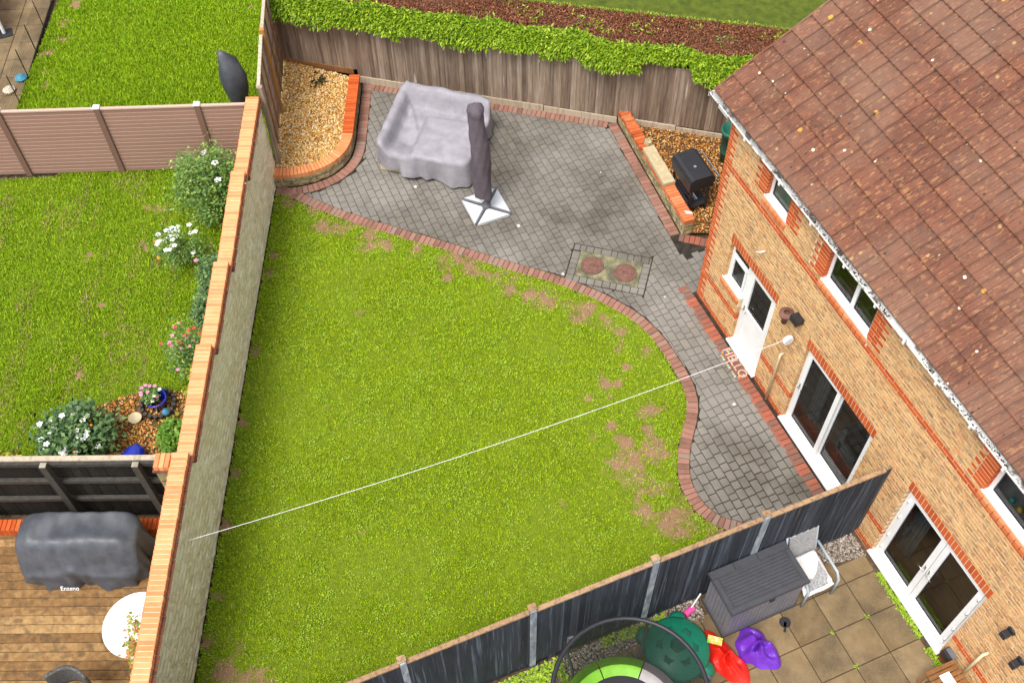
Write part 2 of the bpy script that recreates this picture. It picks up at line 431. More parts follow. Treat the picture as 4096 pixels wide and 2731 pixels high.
# ------------------------------------------------------------------ frames of reference
# world: x along the house wall, y into the house, z up, origin at the house corner
WA = Vector((-5.444, -6.695, 0)); WD = Vector((.92162377, -.38808455, 0)); WN = Vector((-.38808455, -.92162377, 0))
def W(L, off, z=0): return WA + WD * L + WN * off + Vector((0, 0, z))          # boundary wall frame
MW = Matrix(((WD.x, WN.x, 0, WA.x), (WD.y, WN.y, 0, WA.y), (0, 0, 1, 0), (0, 0, 0, 1)))
FA = Vector((-8.165, -3.957, 0)); FD = Vector((.59630471, .80275818, 0)); FN = Vector((-.80275818, .59630471, 0))
MF = Matrix(((FD.x, FN.x, 0, FA.x), (FD.y, FN.y, 0, FA.y), (0, 0, 1, 0), (0, 0, 0, 1)))   # back fence frame

EDGE = [(-5.75, -6.62), (-5.063, -6.096), (-4.442, -5.581), (-3.805, -4.964), (-2.899, -4.025), (-2.28, -3.419), (-1.713, -2.849), (-1.553, -2.668), (-1.123, -2.242), (-0.68, -1.886),
        (-0.248, -1.60), (0.093, -1.417), (0.437, -1.31), (0.70, -1.263), (0.992, -1.246), (1.354, -1.240), (1.658, -1.245), (1.90, -1.284), (2.136, -1.373), (2.36, -1.519), (2.56, -1.689),
        (2.751, -1.857), (2.98, -2.01), (3.24, -2.153), (3.428, -2.22), (3.629, -2.249), (3.814, -2.25), (4.0, -2.225), (4.197, -2.165), (4.447, -2.0), (4.75, -1.62), (4.98, -1.2), (5.2, -.85)]
BEDBASE = [(-8.137, -3.92), (-7.3, -4.275), (-6.67, -4.54), (-6.324, -4.683), (-6.098, -4.807), (-5.866, -5.004), (-5.70, -5.273), (-5.622, -5.563), (-5.611, -5.924), (-5.68, -6.253), (-5.80, -6.575)]
RBED_L = [(-4.73, .66), (-1.33, .395)]
PATIO = [(-5.8, -6.6)] + BEDBASE[::-1][1:] + [(-4.73, .66), (-1.34, .40), (-.3, 1.75), (0, 1.75), (0, -.02), (5.24, -.02), (5.24, -.8)] + EDGE[::-1][1:]
LAWN = EDGE + [(5.22, -2.0), (5.22, -11.2)] + [tuple(W(11.55, 0)[:2]), tuple(W(-.4, 0)[:2])]

def sheet(name, poly, z, m, kind='structure', parent=None):
    mb = MB(); mb.add([(p[0], p[1], z) for p in poly], [tuple(range(len(poly)))])
    return mb.build(name, m, parent, kind=kind)

# ground everywhere
g = MB(); g.add([(-60, -60, -.12), (60, -60, -.12), (60, 60, -.12), (-60, 60, -.12)], [(0, 1, 2, 3)])
g.build('ground', M['soil'], kind='structure')

# ------------------------------------------------------------------ the lawns
BARE = [(-5.32, -6.3, .35), (-4.95, -6.1, .3), (-4.83, -6.03, .25), (-4.5, -5.85, .36), (-4.15, -5.6, .3), (-3.75, -5.2, .36), (-3.42, -4.94, .3), (-3.1, -4.5, .2), (-2.65, -3.98, .33), (-2.25, -3.65, .28), (-1.9, -3.3, .22),
        (-1.50, -3.15, .30), (-1.22, -3.0, .22), (-.98, -2.6, .25), (-.49, -2.16, .32), (-.1, -1.9, .22), (.25, -1.72, .2), (.62, -1.93, .14), (.9, -1.6, .12), (2.01, -2.0, .26), (2.3, -2.2, .2), (2.76, -2.35, .34), (2.82, -2.69, .28), (2.39, -2.71, .2),
        (2.75, -3.05, .36), (3.05, -2.9, .32), (3.33, -2.72, .38), (3.6, -3.05, .3), (3.94, -2.58, .42), (3.67, -3.08, .2), (4.3, -2.45, .36), (4.6, -2.1, .36), (4.9, -1.9, .4), (3.53, -10.1, .38), (3.83, -9.8, .3), (4.15, -9.5, .3), (2.92, -10.1, .28), (2.3, -9.85, .14),
        (-3.67, -7.32, .2), (-4.1, -7.1, .12), (-2.0, -8.02, .15), (-1.4, -8.3, .18), (-.6, -8.65, .15), (.3, -9.0, .16), (1.2, -9.4, .15), (-2.12, -6.01, .1), (1.15, -2.49, .14), (1.24, -2.29, .1), (1.37, -2.89, .12), (1.99, -2.76, .12), (.8, -1.51, .1), (1.0, -2.0, .1), (1.45, -2.55, .09),
        (-2.2, -4.2, .12), (4.9, -2.9, .25), (5.1, -3.6, .12), (2.2, -7.4, .06), (-.3, -7.2, .06), (3.0, -4.2, .12), (5.1, -5.1, .1), (2.05, -3.2, .1)]
def noise2(P, s, seed=0):
    """cheap smooth value noise"""
    rs = np.random.RandomState(seed); T = rs.rand(64, 64)
    X = P[:, 0] * s + 1000; Y = P[:, 1] * s + 1000
    i = np.floor(X).astype(int); j = np.floor(Y).astype(int); fx = X - i; fy = Y - j
    fx = fx * fx * (3 - 2 * fx); fy = fy * fy * (3 - 2 * fy)
    a = T[i % 64, j % 64]; b = T[(i + 1) % 64, j % 64]; c = T[i % 64, (j + 1) % 64]; d = T[(i + 1) % 64, (j + 1) % 64]
    return (a * (1 - fx) + b * fx) * (1 - fy) + (c * (1 - fx) + d * fx) * fy
def bareness(P, patches):
    b = np.zeros(len(P)); n = noise2(P, 4, 1) * .45 + noise2(P, 11, 2) * .35 + noise2(P, 25, 6) * .2
    for x, y, r in patches:
        d = np.hypot(P[:, 0] - x, P[:, 1] - y) / r
        b = np.maximum(b, np.clip(1.35 - d * .8 - (n - .30) * 2.3, 0, 1))
    return b
def lawn_sheet(name, poly, z, m, patches, cell=.07, bump=.012):
    x0 = min(p[0] for p in poly); x1 = max(p[0] for p in poly); y0 = min(p[1] for p in poly); y1 = max(p[1] for p in poly)
    nx = int((x1 - x0) / cell); ny = int((y1 - y0) / cell)
    gx, gy = np.meshgrid(np.linspace(x0, x1, nx + 1), np.linspace(y0, y1, ny + 1))
    P = np.stack([gx.ravel(), gy.ravel()], 1)
    zz = z + (noise2(P, 1.3, 3) - .5) * bump * 2 + (noise2(P, 6, 4) - .5) * bump
    V = np.column_stack([P, zz])
    ii, jj = np.meshgrid(np.arange(nx), np.arange(ny)); a = (jj * (nx + 1) + ii).ravel()
    F = np.stack([a, a + 1, a + nx + 2, a + nx + 1], 1)
    c = P[F].mean(axis=1); F = F[inpoly(c, poly)]
    me = np_mesh(name, V, F, m, True)
    at = me.attributes.new('bare', 'FLOAT', 'POINT'); at.data.foreach_set('value', bareness(P, patches).astype(np.float32))
    o = link(name, me); o['kind'] = 'structure'; return o
def sample_in(poly, n):
    x0 = min(p[0] for p in poly); x1 = max(p[0] for p in poly); y0 = min(p[1] for p in poly); y1 = max(p[1] for p in poly)
    A = area(poly); m = int(n * (x1 - x0) * (y1 - y0) / A)
    P = np.column_stack([NR.uniform(x0, x1, m), NR.uniform(y0, y1, m)])
    return P[inpoly(P, poly)]
def blades(name, P, m, h=.045, w=.011, z=0.0, lean=.6, parent=None):
    n = len(P); a = NR.uniform(0, 2 * np.pi, n); hh = h * NR.uniform(.5, 1.3, n); ww = w * NR.uniform(.7, 1.4, n)
    dx = np.cos(a); dy = np.sin(a); la = NR.uniform(0, 2 * np.pi, n); ll = NR.uniform(.15, lean, n) * hh * 1.6
    b0 = np.column_stack([P[:, 0] - dx * ww, P[:, 1] - dy * ww, np.full(n, z)])
    b1 = np.column_stack([P[:, 0] + dx * ww, P[:, 1] + dy * ww, np.full(n, z)])
    tp = np.column_stack([P[:, 0] + np.cos(la) * ll, P[:, 1] + np.sin(la) * ll, z + hh])
    V = np.stack([b0, b1, tp], 1).reshape(-1, 3) - np.array(org(parent)); F = np.arange(3 * n, dtype=np.int32).reshape(-1, 3)
    return link(name, np_mesh(name, V, F, m), parent, kind='stuff')
def leaves(P3, size, up=.6, n_dir=None):
    """diamond leaves at points P3 (n,3); returns V,F"""
    n = len(P3); d = NR.normal(size=(n, 3)); d[:, 2] = d[:, 2] * (1 - up); d /= np.linalg.norm(d, axis=1)[:, None]
    u = NR.normal(size=(n, 3)); u[:, 2] += 0; nn = np.cross(d, u); nn /= np.linalg.norm(nn, axis=1)[:, None]
    # width direction mostly horizontal
    wv = np.cross(d, np.array([0, 0, 1.0]) + NR.normal(size=(n, 3)) * .45); wv /= np.linalg.norm(wv, axis=1)[:, None] + 1e-9
    s = (size * NR.uniform(.6, 1.35, n))[:, None]
    V = np.stack([P3 - d * s * .5, P3 + wv * s * .32, P3 + d * s * .6, P3 - wv * s * .32], 1).reshape(-1, 3)
    F = np.arange(4 * n, dtype=np.int32).reshape(-1, 4)
    return V, F
def leafobj(name, P3, size, m, parent=None, up=.6, kind='stuff'):
    V, F = leaves(np.asarray(P3), size, up)
    V = V - np.array(org(parent))
    return link(name, np_mesh(name, V, F, m), parent, kind=kind)

lawn_sheet('lawn', LAWN, -.012, M['lawn'], BARE)
P = sample_in(LAWN, 260000); b = bareness(P, BARE); dens = .55 + .45 * noise2(P, 3, 8)
Pg = P[NR.rand(len(P)) < dens * (1 - b) ** 1.3]
tag(blades('grass', Pg, M['blade'], .035, .009, -.01), 'short yellow-green mown grass of the main lawn with worn brown patches', 'grass')
P = sample_in(LAWN, 60000); b = bareness(P, BARE); Pd = P[NR.rand(len(P)) < .02 + .95 * (b > .2)]
tag(blades('dry_grass', Pd, M['straw'], .03, .007, -.01, lean=1.5), 'dry brown grass lying over the worn patches of the main lawn', 'grass')
# clover and low weeds, denser near the paving
P = sample_in(LAWN, 75000); E_ = np.array(EDGE); dist = np.min(np.hypot(P[:, None, 0] - E_[None, :, 0], P[:, None, 1] - E_[None, :, 1]), axis=1)
wallnear = ((P[:, 0] - WA.x) * WN.x + (P[:, 1] - WA.y) * WN.y)
cl = noise2(P, 5, 21) * .6 + noise2(P, 13, 22) * .4
b = bareness(P, BARE)
keep = cl > (.60 - .14 * np.exp(-dist / .8) - .12 * np.exp(wallnear / .3)) + .12 * b
P = P[keep]
tag(leafobj('clover', np.column_stack([P, NR.uniform(.012, .04, len(P))]), .024, M['clover'], up=.85), 'patches of pale clover and low weeds through the main lawn', 'clover')

# the neighbour's long lawn on the left, the far upper lawn and the field behind the hedge
NLAWN = [tuple(W(-1.0, .2)[:2]), tuple(W(6.75, .2)[:2]), tuple(W(6.55, 4.2)[:2]), tuple(W(-.7, 5.8)[:2])]
LUSH = [(-3.6, -9.9, .01)]
NB = [(-5.3, -9.4, .13), (-5.0, -9.8, .1), (-5.55, -10.4, .12), (-6.3, -9.1, .14), (-6.1, -8.9, .14), (-1.4, -10.9, .3), (-3.5, -10.5, .12), (-2.8, -11.1, .12), (-4.2, -10.4, .1), (-5.0, -10.9, .12)]
lawn_sheet('neighbour_lawn', NLAWN, -.02, M['lawn'], NB)
P = sample_in(NLAWN, 120000); b = bareness(P, NB)
tag(blades('grass', P[NR.rand(len(P)) < (.6 + .4 * noise2(P, 2.2, 31)) * (1 - b)], M['blade2'], .05, .010, -.015), 'lush grass of the left garden beside the long stone wall', 'grass')
P = sample_in(NLAWN, 26000)
sp = noise2(np.column_stack([(P[:, 0] * .92 - P[:, 1] * .39) * 1.0, (P[:, 0] * .39 + P[:, 1] * .92) * 5]), 1.0, 77)
tag(blades('dry_grass', P[sp > .66], M['straw'], .04, .008, -.015, lean=1.4), 'dry streaks of dead grass across the left garden lawn', 'grass')
ULAWN = [(-9.35, -5.3), (-6.35, -6.5), (-7.9, -10.55), (-10.4, -11.1), (-14.5, -9.3), (-15.5, -7.5), (-12.0, -4.2)]
UB = [(-12.41, -9.69, .2), (-12.37, -9.8, .2), (-11.94, -10.12, .22), (-11.3, -10.35, .16), (-11.15, -10.1, .12), (-12.9, -9.55, .28), (-13.4, -9.3, .28), (-10.9, -10.4, .13), (-11.66, -5.52, .2)]
lawn_sheet('upper_lawn', ULAWN, -.02, M['lawn'], UB)
P = sample_in(ULAWN, 130000); b = bareness(P, UB)
tag(blades('grass', P[NR.rand(len(P)) < (1 - b)], M['blade2'], .06, .012, -.015), 'deep green grass of the garden beyond the pink-brown fence', 'grass')
FLD = [(-12.0, -4.0), (-9.6, -4.6), (-5.0, 1.6), (-2.3, 5.2), (-6, 9), (-16, 2)]
lawn_sheet('field', FLD, -.02, M['turf'], [], cell=.2)
P = sample_in([(-9.2, -1.2), (-7.4, -1.2), (-1.8, 6.5), (-4.5, 8)], 90000)
tag(blades('grass', P, M['blade'], .05, .012, -.015), 'bright open grass behind the trimmed hedge', 'grass')

# ------------------------------------------------------------------ patio of small pavers
patio = sheet('patio', PATIO, -.014, M['joint'])
def nearest_clip(poly, lines, keep_side_pts=None):
    """clip a convex piece by the nearest segments of the given boundary lines (each: list of pts, side sign)"""
    cx = sum(p[0] for p in poly) / len(poly); cy = sum(p[1] for p in poly) / len(poly)
    for pts, side, off in lines:
        best = None
        cand = []
        for a, b in zip(pts, pts[1:]):
            dx, dy = b[0] - a[0], b[1] - a[1]; L = math.hypot(dx, dy)
            if L < 1e-6: continue
            t = max(0, min(1, ((cx - a[0]) * dx + (cy - a[1]) * dy) / L / L))
            d = math.hypot(cx - a[0] - dx * t, cy - a[1] - dy * t)
            if d < off + .3: cand.append((d, a, dx / L, dy / L))
        cand.sort(key=lambda c: c[0])
        for d, a, dx, dy in cand[:2]:
            nx, ny = (-dy, dx) if side > 0 else (dy, -dx)      # outward normal
            p = (a[0] - nx * off, a[1] - ny * off)
            poly = clip_half(poly, p, (nx, ny))
            if len(poly) < 3: return []
    return poly
EW = .205
FENCE_LINE = [(-8.137, -3.92), (-4.73, .66)]
tray_c = Vector((-1.166, -1.283, 0)); ta = math.atan2(-.6145 + 1.571, -1.021 + 1.767)
TU = Vector((math.cos(ta), math.sin(ta), 0)); TV = Vector((-TU.y, TU.x, 0))
TL, TWd = .61, .31                                    # half sizes of the inspection tray
HLINE = [(.02, -.06), (5.24, -.06)]
lines = [(EDGE, -1, EW + .006), (BEDBASE, -1, EW + .02), (FENCE_LINE, +1, .225), (RBED_L, +1, EW + .02)]
def side_of(pts, c, sgn): return True
items = []
yrow = -6.7; k = 0
while yrow < 1.8:
    x = -8.3 + R.random() * .2
    while x < 5.3:
        L = R.choice([.12, .16, .16, .205, .205, .24])
        poly = [(x + .004, yrow + .004), (x + L - .004, yrow + .004), (x + L - .004, yrow + .146), (x + .004, yrow + .146)]
        c = (x + L / 2, yrow + .075)
        x += L
        if not inpoly([c], PATIO)[0] and not any(inpoly([p], PATIO)[0] for p in poly): continue
        dmp = 0
        if c[0] > .0 and c[1] > -.31:                  # the red edging row along the house
            poly = clip_half(poly, (0, -.30), (0, 1))
        if c[0] <= .0 and c[1] > .9: continue
        # cross row before the gravel
        poly = clip_half(poly, (-1.34, .40), (-.77, .63)) if (c[0] > -1.34 and c[0] < -.2) else poly
        if len(poly) < 3: continue
        poly = nearest_clip(poly, lines)
        if len(poly) < 3: continue
        # keep clear of the inspection tray with its ring of pavers
        v = Vector((c[0], c[1], 0)) - tray_c; a_, b_ = v.dot(TU), v.dot(TV)
        ha, hb = TL + .17, TWd + .17
        if abs(a_) < ha + .15 and abs(b_) < hb + .15:
            if abs(a_) < ha - .05 and abs(b_) < hb - .05 and not (abs(a_) > ha - .1 or abs(b_) > hb - .1): continue
            if (abs(a_) - ha) > (abs(b_) - hb):
                n_ = TU * (1 if a_ > 0 else -1); p_ = tray_c + n_ * ha
            else:
                n_ = TV * (1 if b_ > 0 else -1); p_ = tray_c + n_ * hb
            poly = clip_half(poly, p_, (-n_.x, -n_.y))
            if len(poly) < 3: continue
        if area(poly) < .0025: continue
        mid = (sum(p[0] for p in poly) / len(poly), sum(p[1] for p in poly) / len(poly))
        if not inpoly([mid], PATIO)[0]: continue
        mb = MB()
        # joints open up near the sunken lower end
        sh = .006 * max(0, 1 - math.hypot(mid[0] - 3.9, mid[1] + 1.1) / 1.6)
        if sh > 0: poly = [(mid[0] + (p[0] - mid[0]) * (1 - sh * 9), mid[1] + (p[1] - mid[1]) * (1 - sh * 9)) for p in poly]
        dz = R.uniform(-.002, .003); tx, ty = R.gauss(0, .007), R.gauss(0, .007)
        mb.prism(poly, -.05, dz, chamfer=.007)
        V = [(p[0], p[1], p[2] + (p[0] - mid[0]) * tx + (p[1] - mid[1]) * ty) for p in mb.v]
        items.append((V, mb.f, max(.08, L)))
    yrow += .15
pieces(patio, 'paver', items, M['paver'])

def edging_row(parent, name, path, off0, off1, m, z=.004, step=.104, side=1, w=.007):
    """bricks set side by side along a path, from off0 to off1 to its inner side"""
    its = []
    pts = resample(path, step)
    for i in range(len(pts) - 1):
        a, ta_ = pts[i]; b2, tb_ = pts[i + 1]
        na = Vector((-ta_.y, ta_.x, 0)) * side; nb = Vector((-tb_.y, tb_.x, 0)) * side
        g_ = w / (b2 - a).length / 2
        j = R.uniform(-.004, .004)
        q = [a.lerp(b2, g_) + na.lerp(nb, g_) * (off0 + j), a.lerp(b2, 1 - g_) + na.lerp(nb, 1 - g_) * (off0 + j), a.lerp(b2, 1 - g_) + na.lerp(nb, 1 - g_) * (off1 + j), a.lerp(b2, g_) + na.lerp(nb, g_) * (off1 + j)]
        poly = [(p.x, p.y) for p in q]
        if side < 0: poly = poly[::-1]
        mb = MB(); dz = z + R.uniform(-.003, .003); mb.prism(poly, -.06, dz, chamfer=.007)
        its.append((mb.v, mb.f, .2))
    pieces(parent, name, its, m)
edging_row(patio, 'edging_brick', smooth_path(EDGE), 0.0, EW - .003, M['edging'], side=1)
edging_row(patio, 'edging_brick', smooth_path(BEDBASE), .015, EW + .012, M['edging'], side=1)
edging_row(patio, 'edging_brick', [(-8.0, -3.74), (-4.78, .6)], .02, .22, M['edging'], side=-1)
edging_row(patio, 'edging_brick', RBED_L, .012, EW + .01, M['edging'], side=-1)
edging_row(patio, 'edging_brick', [(-1.42, .40), (-.4, 1.66)], 0, .2, M['edging_red'], side=-1)
edging_row(patio, 'red_edging_brick', [(-.22, -.09), (5.22, -.09)], .0, .215, M['edging_red'], side=-1)
# inspection tray with its ring of pavers
tr = MB(); poly = [tray_c + TU * s * TL + TV * t * TWd for s, t in ((-1, -1), (1, -1), (1, 1), (-1, 1))]
tr.prism([(p.x, p.y) for p in poly], -.05, .002)
M['conc'] = mk('mossy_concrete', [(0, (.10, .08, .04)), (.5, (.17, .175, .10)), (1, (.34, .27, .16))], scale=6, detail=7, rough=.95, isl=0, bump=.4, layers=[dict(kind='noise', scale=5, lo=.5, hi=.62, col=(.10, .085, .06), str=.8)])
M['joint_dark'] = M['joint']
tr.build('inspection_tray', M['conc'], patio)
its = []
def ringbrick(u0, u1, v0, v1):
    g_ = .005; P4 = [tray_c + TU * a + TV * b for a, b in ((u0 + g_, v0 + g_), (u1 - g_, v0 + g_), (u1 - g_, v1 - g_), (u0 + g_, v1 - g_))]
    mb = MB(); mb.prism([(p.x, p.y) for p in P4], -.05, .003 + R.uniform(-.002, .002), chamfer=.006); its.append((mb.v, mb.f, .15))
for s in (-1, 1):
    u = -TL - .155
    while u < TL + .15:
        L = min(R.choice([.12, .15, .2]), TL + .155 - u)
        if L > .03: ringbrick(u, u + L, *( (TWd + .003, TWd + .155) if s > 0 else (-TWd - .155, -TWd - .003)))
        u += L
    v = -TWd
    while v < TWd - .02:
        L = min(R.choice([.12, .16, .2]), TWd - v)
        if L > .03: ringbrick(*((TL + .003, TL + .155) if s > 0 else (-TL - .155, -TL - .003)), v, v + L)
        v += L
pieces(patio, 'ring_paver', its, M['paver'])

# ------------------------------------------------------------------ neighbour's slab patio
SLABP = [(5.30, -.02), (5.30, -7.4), (11.5, -7.4), (11.5, -.02)]
sp_ = sheet('slab_patio', SLABP, -.035, M['soil'])
M['slab'] = mk('concrete_slab', [(0, (.13, .085, .04)), (.45, (.20, .14, .07)), (1, (.28, .20, .11))], scale=3.2, detail=7, rough=.93, isl=.3, bump=.4, bscale=150, bdist=.006,
               layers=[dict(kind='noise', scale=1.6, lo=.44, hi=.66, col=(.085, .062, .038), str=.75, det=7), dict(kind='noise', scale=90, lo=.56, hi=.68, col=(.42, .32, .2), str=.5), dict(kind='noise', scale=70, lo=.6, hi=.7, col=(.07, .055, .035), str=.6)])
its = []
for i in range(-3, 9):
    for j in range(-11, 3):
        x0 = 6.647 + .6 * i; y0 = -1.261 + .6 * j
        x1, y1 = x0 + .6, y0 + .6
        if x0 < 5.55: x0 = max(x0, 5.62)
        if x1 - x0 < .1: continue
        y1 = min(y1, -.12)
        if y1 - y0 < .1: continue
        if x0 < 5.7 and y0 > -.75: x0 = 5.75
        mb = MB(); mb.cbox(x0 + .006, x1 - .006, y0 + .006, y1 - .006, -.045, R.uniform(-.003, .003), c=.006)
        its.append((mb.v, mb.f, .6))
pieces(sp_, 'slab', its, M['slab'])
M['pebble'] = mk('grey_pebble', [(0, (.12, .10, .085)), (.4, (.28, .24, .2)), (.8, (.45, .38, .32)), (1, (.62, .56, .5))], scale=3, isl=.9, rough=.8)
M['gravel'] = mk('golden_gravel', [(0, (.22, .09, .018)), (.25, (.44, .19, .035)), (.5, (.66, .36, .08)), (.75, (.78, .56, .22)), (.92, (.85, .74, .48)), (1, (.60, .45, .38))], scale=3, isl=.95, rough=.7)
M['gravel_warm'] = mk('orange_gravel', [(0, (.18, .06, .012)), (.3, (.42, .15, .022)), (.6, (.60, .26, .05)), (.85, (.70, .42, .14)), (1, (.78, .62, .38))], scale=3, isl=.95, rough=.7)
def stones(name, P, z, m, r0, r1, parent=None, zvar=.01, flatn=.6):
    """small irregular stones (octahedra)"""
    n = len(P); r = NR.uniform(r0, r1, n)[:, None]
    base = np.array([(1, 0, 0), (-1, 0, 0), (0, 1, 0), (0, -1, 0), (0, 0, 1), (0, 0, -1)], float)
    F0 = np.array([(0, 2, 4), (2, 1, 4), (1, 3, 4), (3, 0, 4), (2, 0, 5), (1, 2, 5), (3, 1, 5), (0, 3, 5)])
    A = NR.uniform(0, 6.283, n); tl = NR.normal(size=(n, 2)) * .35
    V = base[None] * NR.uniform(.65, 1.3, (n, 6, 1)) * r[:, None] * np.stack([NR.uniform(.8, 1.4, n), NR.uniform(.7, 1.1, n), NR.uniform(flatn * .8, flatn * 1.2, n)], 1)[:, None, :]
    V[..., 2] += V[..., 0] * tl[:, 0:1] + V[..., 1] * tl[:, 1:2]
    ca, sa = np.cos(A)[:, None], np.sin(A)[:, None]
    X = V[..., 0] * ca - V[..., 1] * sa; Y = V[..., 0] * sa + V[..., 1] * ca
    zz = z + NR.uniform(-zvar, zvar, n)[:, None]
    V = np.stack([X + P[:, 0:1], Y + P[:, 1:2], V[..., 2] + zz], -1).reshape(-1, 3) - np.array(org(parent))
    F = (F0[None] + (np.arange(n) * 6)[:, None, None]).reshape(-1, 3)
    return link(name, np_mesh(name, V, F.astype(np.int32), m), parent, kind='stuff')
P = sample_in([(5.33, -.1), (5.33, -.95), (5.62, -.95), (5.78, -.1)], 900)
tag(stones('pebbles', P, -.015, M['pebble'], .012, .03), 'grey pebbles in the corner between dark fence and house', 'pebbles')
P = sample_in([(5.33, -2.95), (5.33, -6.2), (5.72, -6.2), (5.70, -2.95)], 3200)
tag(stones('pebbles', P, -.015, M['pebble'], .012, .03), 'grey pebble strip along the foot of the dark fence', 'pebbles')
P = np.vstack([sample_in([(5.34, -5.3), (5.34, -7.4), (5.95, -7.4), (5.75, -5.3)], 2600), sample_in([(5.34, -3.5), (5.34, -4.6), (5.5, -4.6), (5.5, -3.5)], 300)])
P = P[noise2(P, 4, 9) > .4]
tag(leafobj('weeds', np.column_stack([P, NR.uniform(0, .07, len(P))]), .05, M['clover'], up=.7), 'green weeds at the foot of the dark fence by the trampoline', 'weeds')
P = sample_in([(6.1, -.14), (6.1, -.09), (8.2, -.09), (8.2, -.14)], 1100); P = P[noise2(P, 3, 19) > .35]; P[:, 1] += NR.normal(size=len(P)) * .025
tag(leafobj('weeds', np.column_stack([P, NR.uniform(0, .05, len(P))]), .035, M['clover'], up=.7), 'line of green weeds along the foot of the house wall', 'weeds')
P = np.vstack([NR.normal(size=(26, 2)) * .02 + c for c in [(6.65, -1.3), (7.24, -1.26), (5.98, -1.33), (6.64, -.66), (7.87, -1.9), (7.9, -2.5), (8.45, -2.45)]])
tag(leafobj('weeds', np.column_stack([P, NR.uniform(0, .02, len(P))]), .022, M['clover'], up=.8), 'tiny weeds sprouting in the slab joints', 'weeds')
P = sample_in([(4.75, -.9), (4.6, -.55), (4.75, -.30), (5.15, -.30), (5.15, -.9)], 260); P = P[noise2(P, 6, 7) > .45]
tag(leafobj('weeds', np.column_stack([P, NR.uniform(0, .12, len(P))]), .05, M['clover'], up=.5), 'green weed growing against the lawn side of the dark fence', 'weeds')
# ------------------------------------------------------------------ the house
house = thing('brick_house', (0, 0, 0), 'long buff brick house with red brick bands, brown tiled roof and white windows', 'house')
HX = 9.2                                               # built as far as it can be seen
OPEN = [  # x0,x1,z0,z1
    (.65, 1.215, 1.20, 2.13), (1.215, 2.09, .06, 2.13), (3.02, 4.825, .06, 2.13), (5.745, 7.545, .06, 2.13),
    (1.165, 1.755, 3.78, 4.46), (2.83, 3.98, 3.63, 4.46), (6.62, 8.15, 3.63, 4.46), (8.72, 9.6, 1.0, 2.13)]
def solid_intervals(z, zt):
    iv = [(0, HX)]
    for x0, x1, a, b in OPEN:
        if a < zt - .01 and b > z + .01:
            nv = []
            for p, q in iv:
                if x1 <= p or x0 >= q: nv.append((p, q)); continue
                if x0 > p: nv.append((p, x0))
                if x1 < q: nv.append((x1, q))
            iv = nv
    return iv
# mortar core
core = MB(); zs = sorted(set([-.1, 4.5] + [o[2] for o in OPEN] + [o[3] for o in OPEN]))
for a, b in zip(zs, zs[1:]):
    for p, q in solid_intervals(a, b):
        core.box(p + (.004 if p > 0 else .004), q - .004, -.001, .28, a, b)
core.box(.004, .24, .28, 8.2, -.1, 4.5)
wall = core.build('wall', M['mortar'], house)
BH, PT = .062, .075
# recessed openings: soldier courses and sills reserve space
RES = []                                               # (x0,x1,z0,z1) already filled
soldiers = []
def soldier(x0, x1, z0, z1, m_list, n=None, yproud=-.004, depth=.10):
    n = n or max(1, round((x1 - x0) / .0755)); w = (x1 - x0) / n
    for i in range(n):
        mb = MB(); mb.box(x0 + i * w + .005, x0 + (i + 1) * w - .005, yproud, depth, z0, z1)
        m_list.append((mb.v, mb.f, .2))
    RES.append((x0, x1, z0 - .002, z1 + .008))
soldier(.65 - .02, 2.09 + .02, 2.134, 2.345, soldiers)
soldier(3.02 - .02, 4.825 + .02, 2.134, 2.345, soldiers)
soldier(5.745 - .02, 7.545 + .02, 2.134, 2.345, soldiers)
sills = []
def sill(x0, x1, z):
    n = max(1, round((x1 - x0) / .0755 / 1.0)); n = max(1, round((x1 - x0) / .11)); w = (x1 - x0) / n
    for i in range(n):
        mb = MB(); a, b = x0 + i * w + .006, x0 + (i + 1) * w - .006
        V = [(a, -.035, z - .145), (b, -.035, z - .145), (b, .10, z - .145), (a, .10, z - .145), (a, -.035, z - .065), (b, -.035, z - .065), (b, .10, z - .012), (a, .10, z - .012)]
        mb.add(V, [(0, 3, 2, 1), (4, 5, 6, 7), (0, 1, 5, 4), (1, 2, 6, 5), (2, 3, 7, 6), (3, 0, 4, 7)]); sills.append((mb.v, mb.f, .2))
    RES.append((x0 - .003, x1 + .003, z - .155, z + .0))
sill(.60, 1.20, 1.20); sill(1.13, 1.79, 3.78); sill(2.79, 4.02, 3.63); sill(6.58, 8.2, 3.63)
buff = []; red = []
protos = {}
def brick_at(lst, x0, x1, z, red_=False):
    L = x1 - x0
    if L < .018: return
    mb = MB(); j = R.uniform(-.0015, .0015)
    mb.box(x0 + .0, x1, -.005 + j, .099, z, z + BH)
    lst.append((mb.v, mb.f, L))
plinth = []
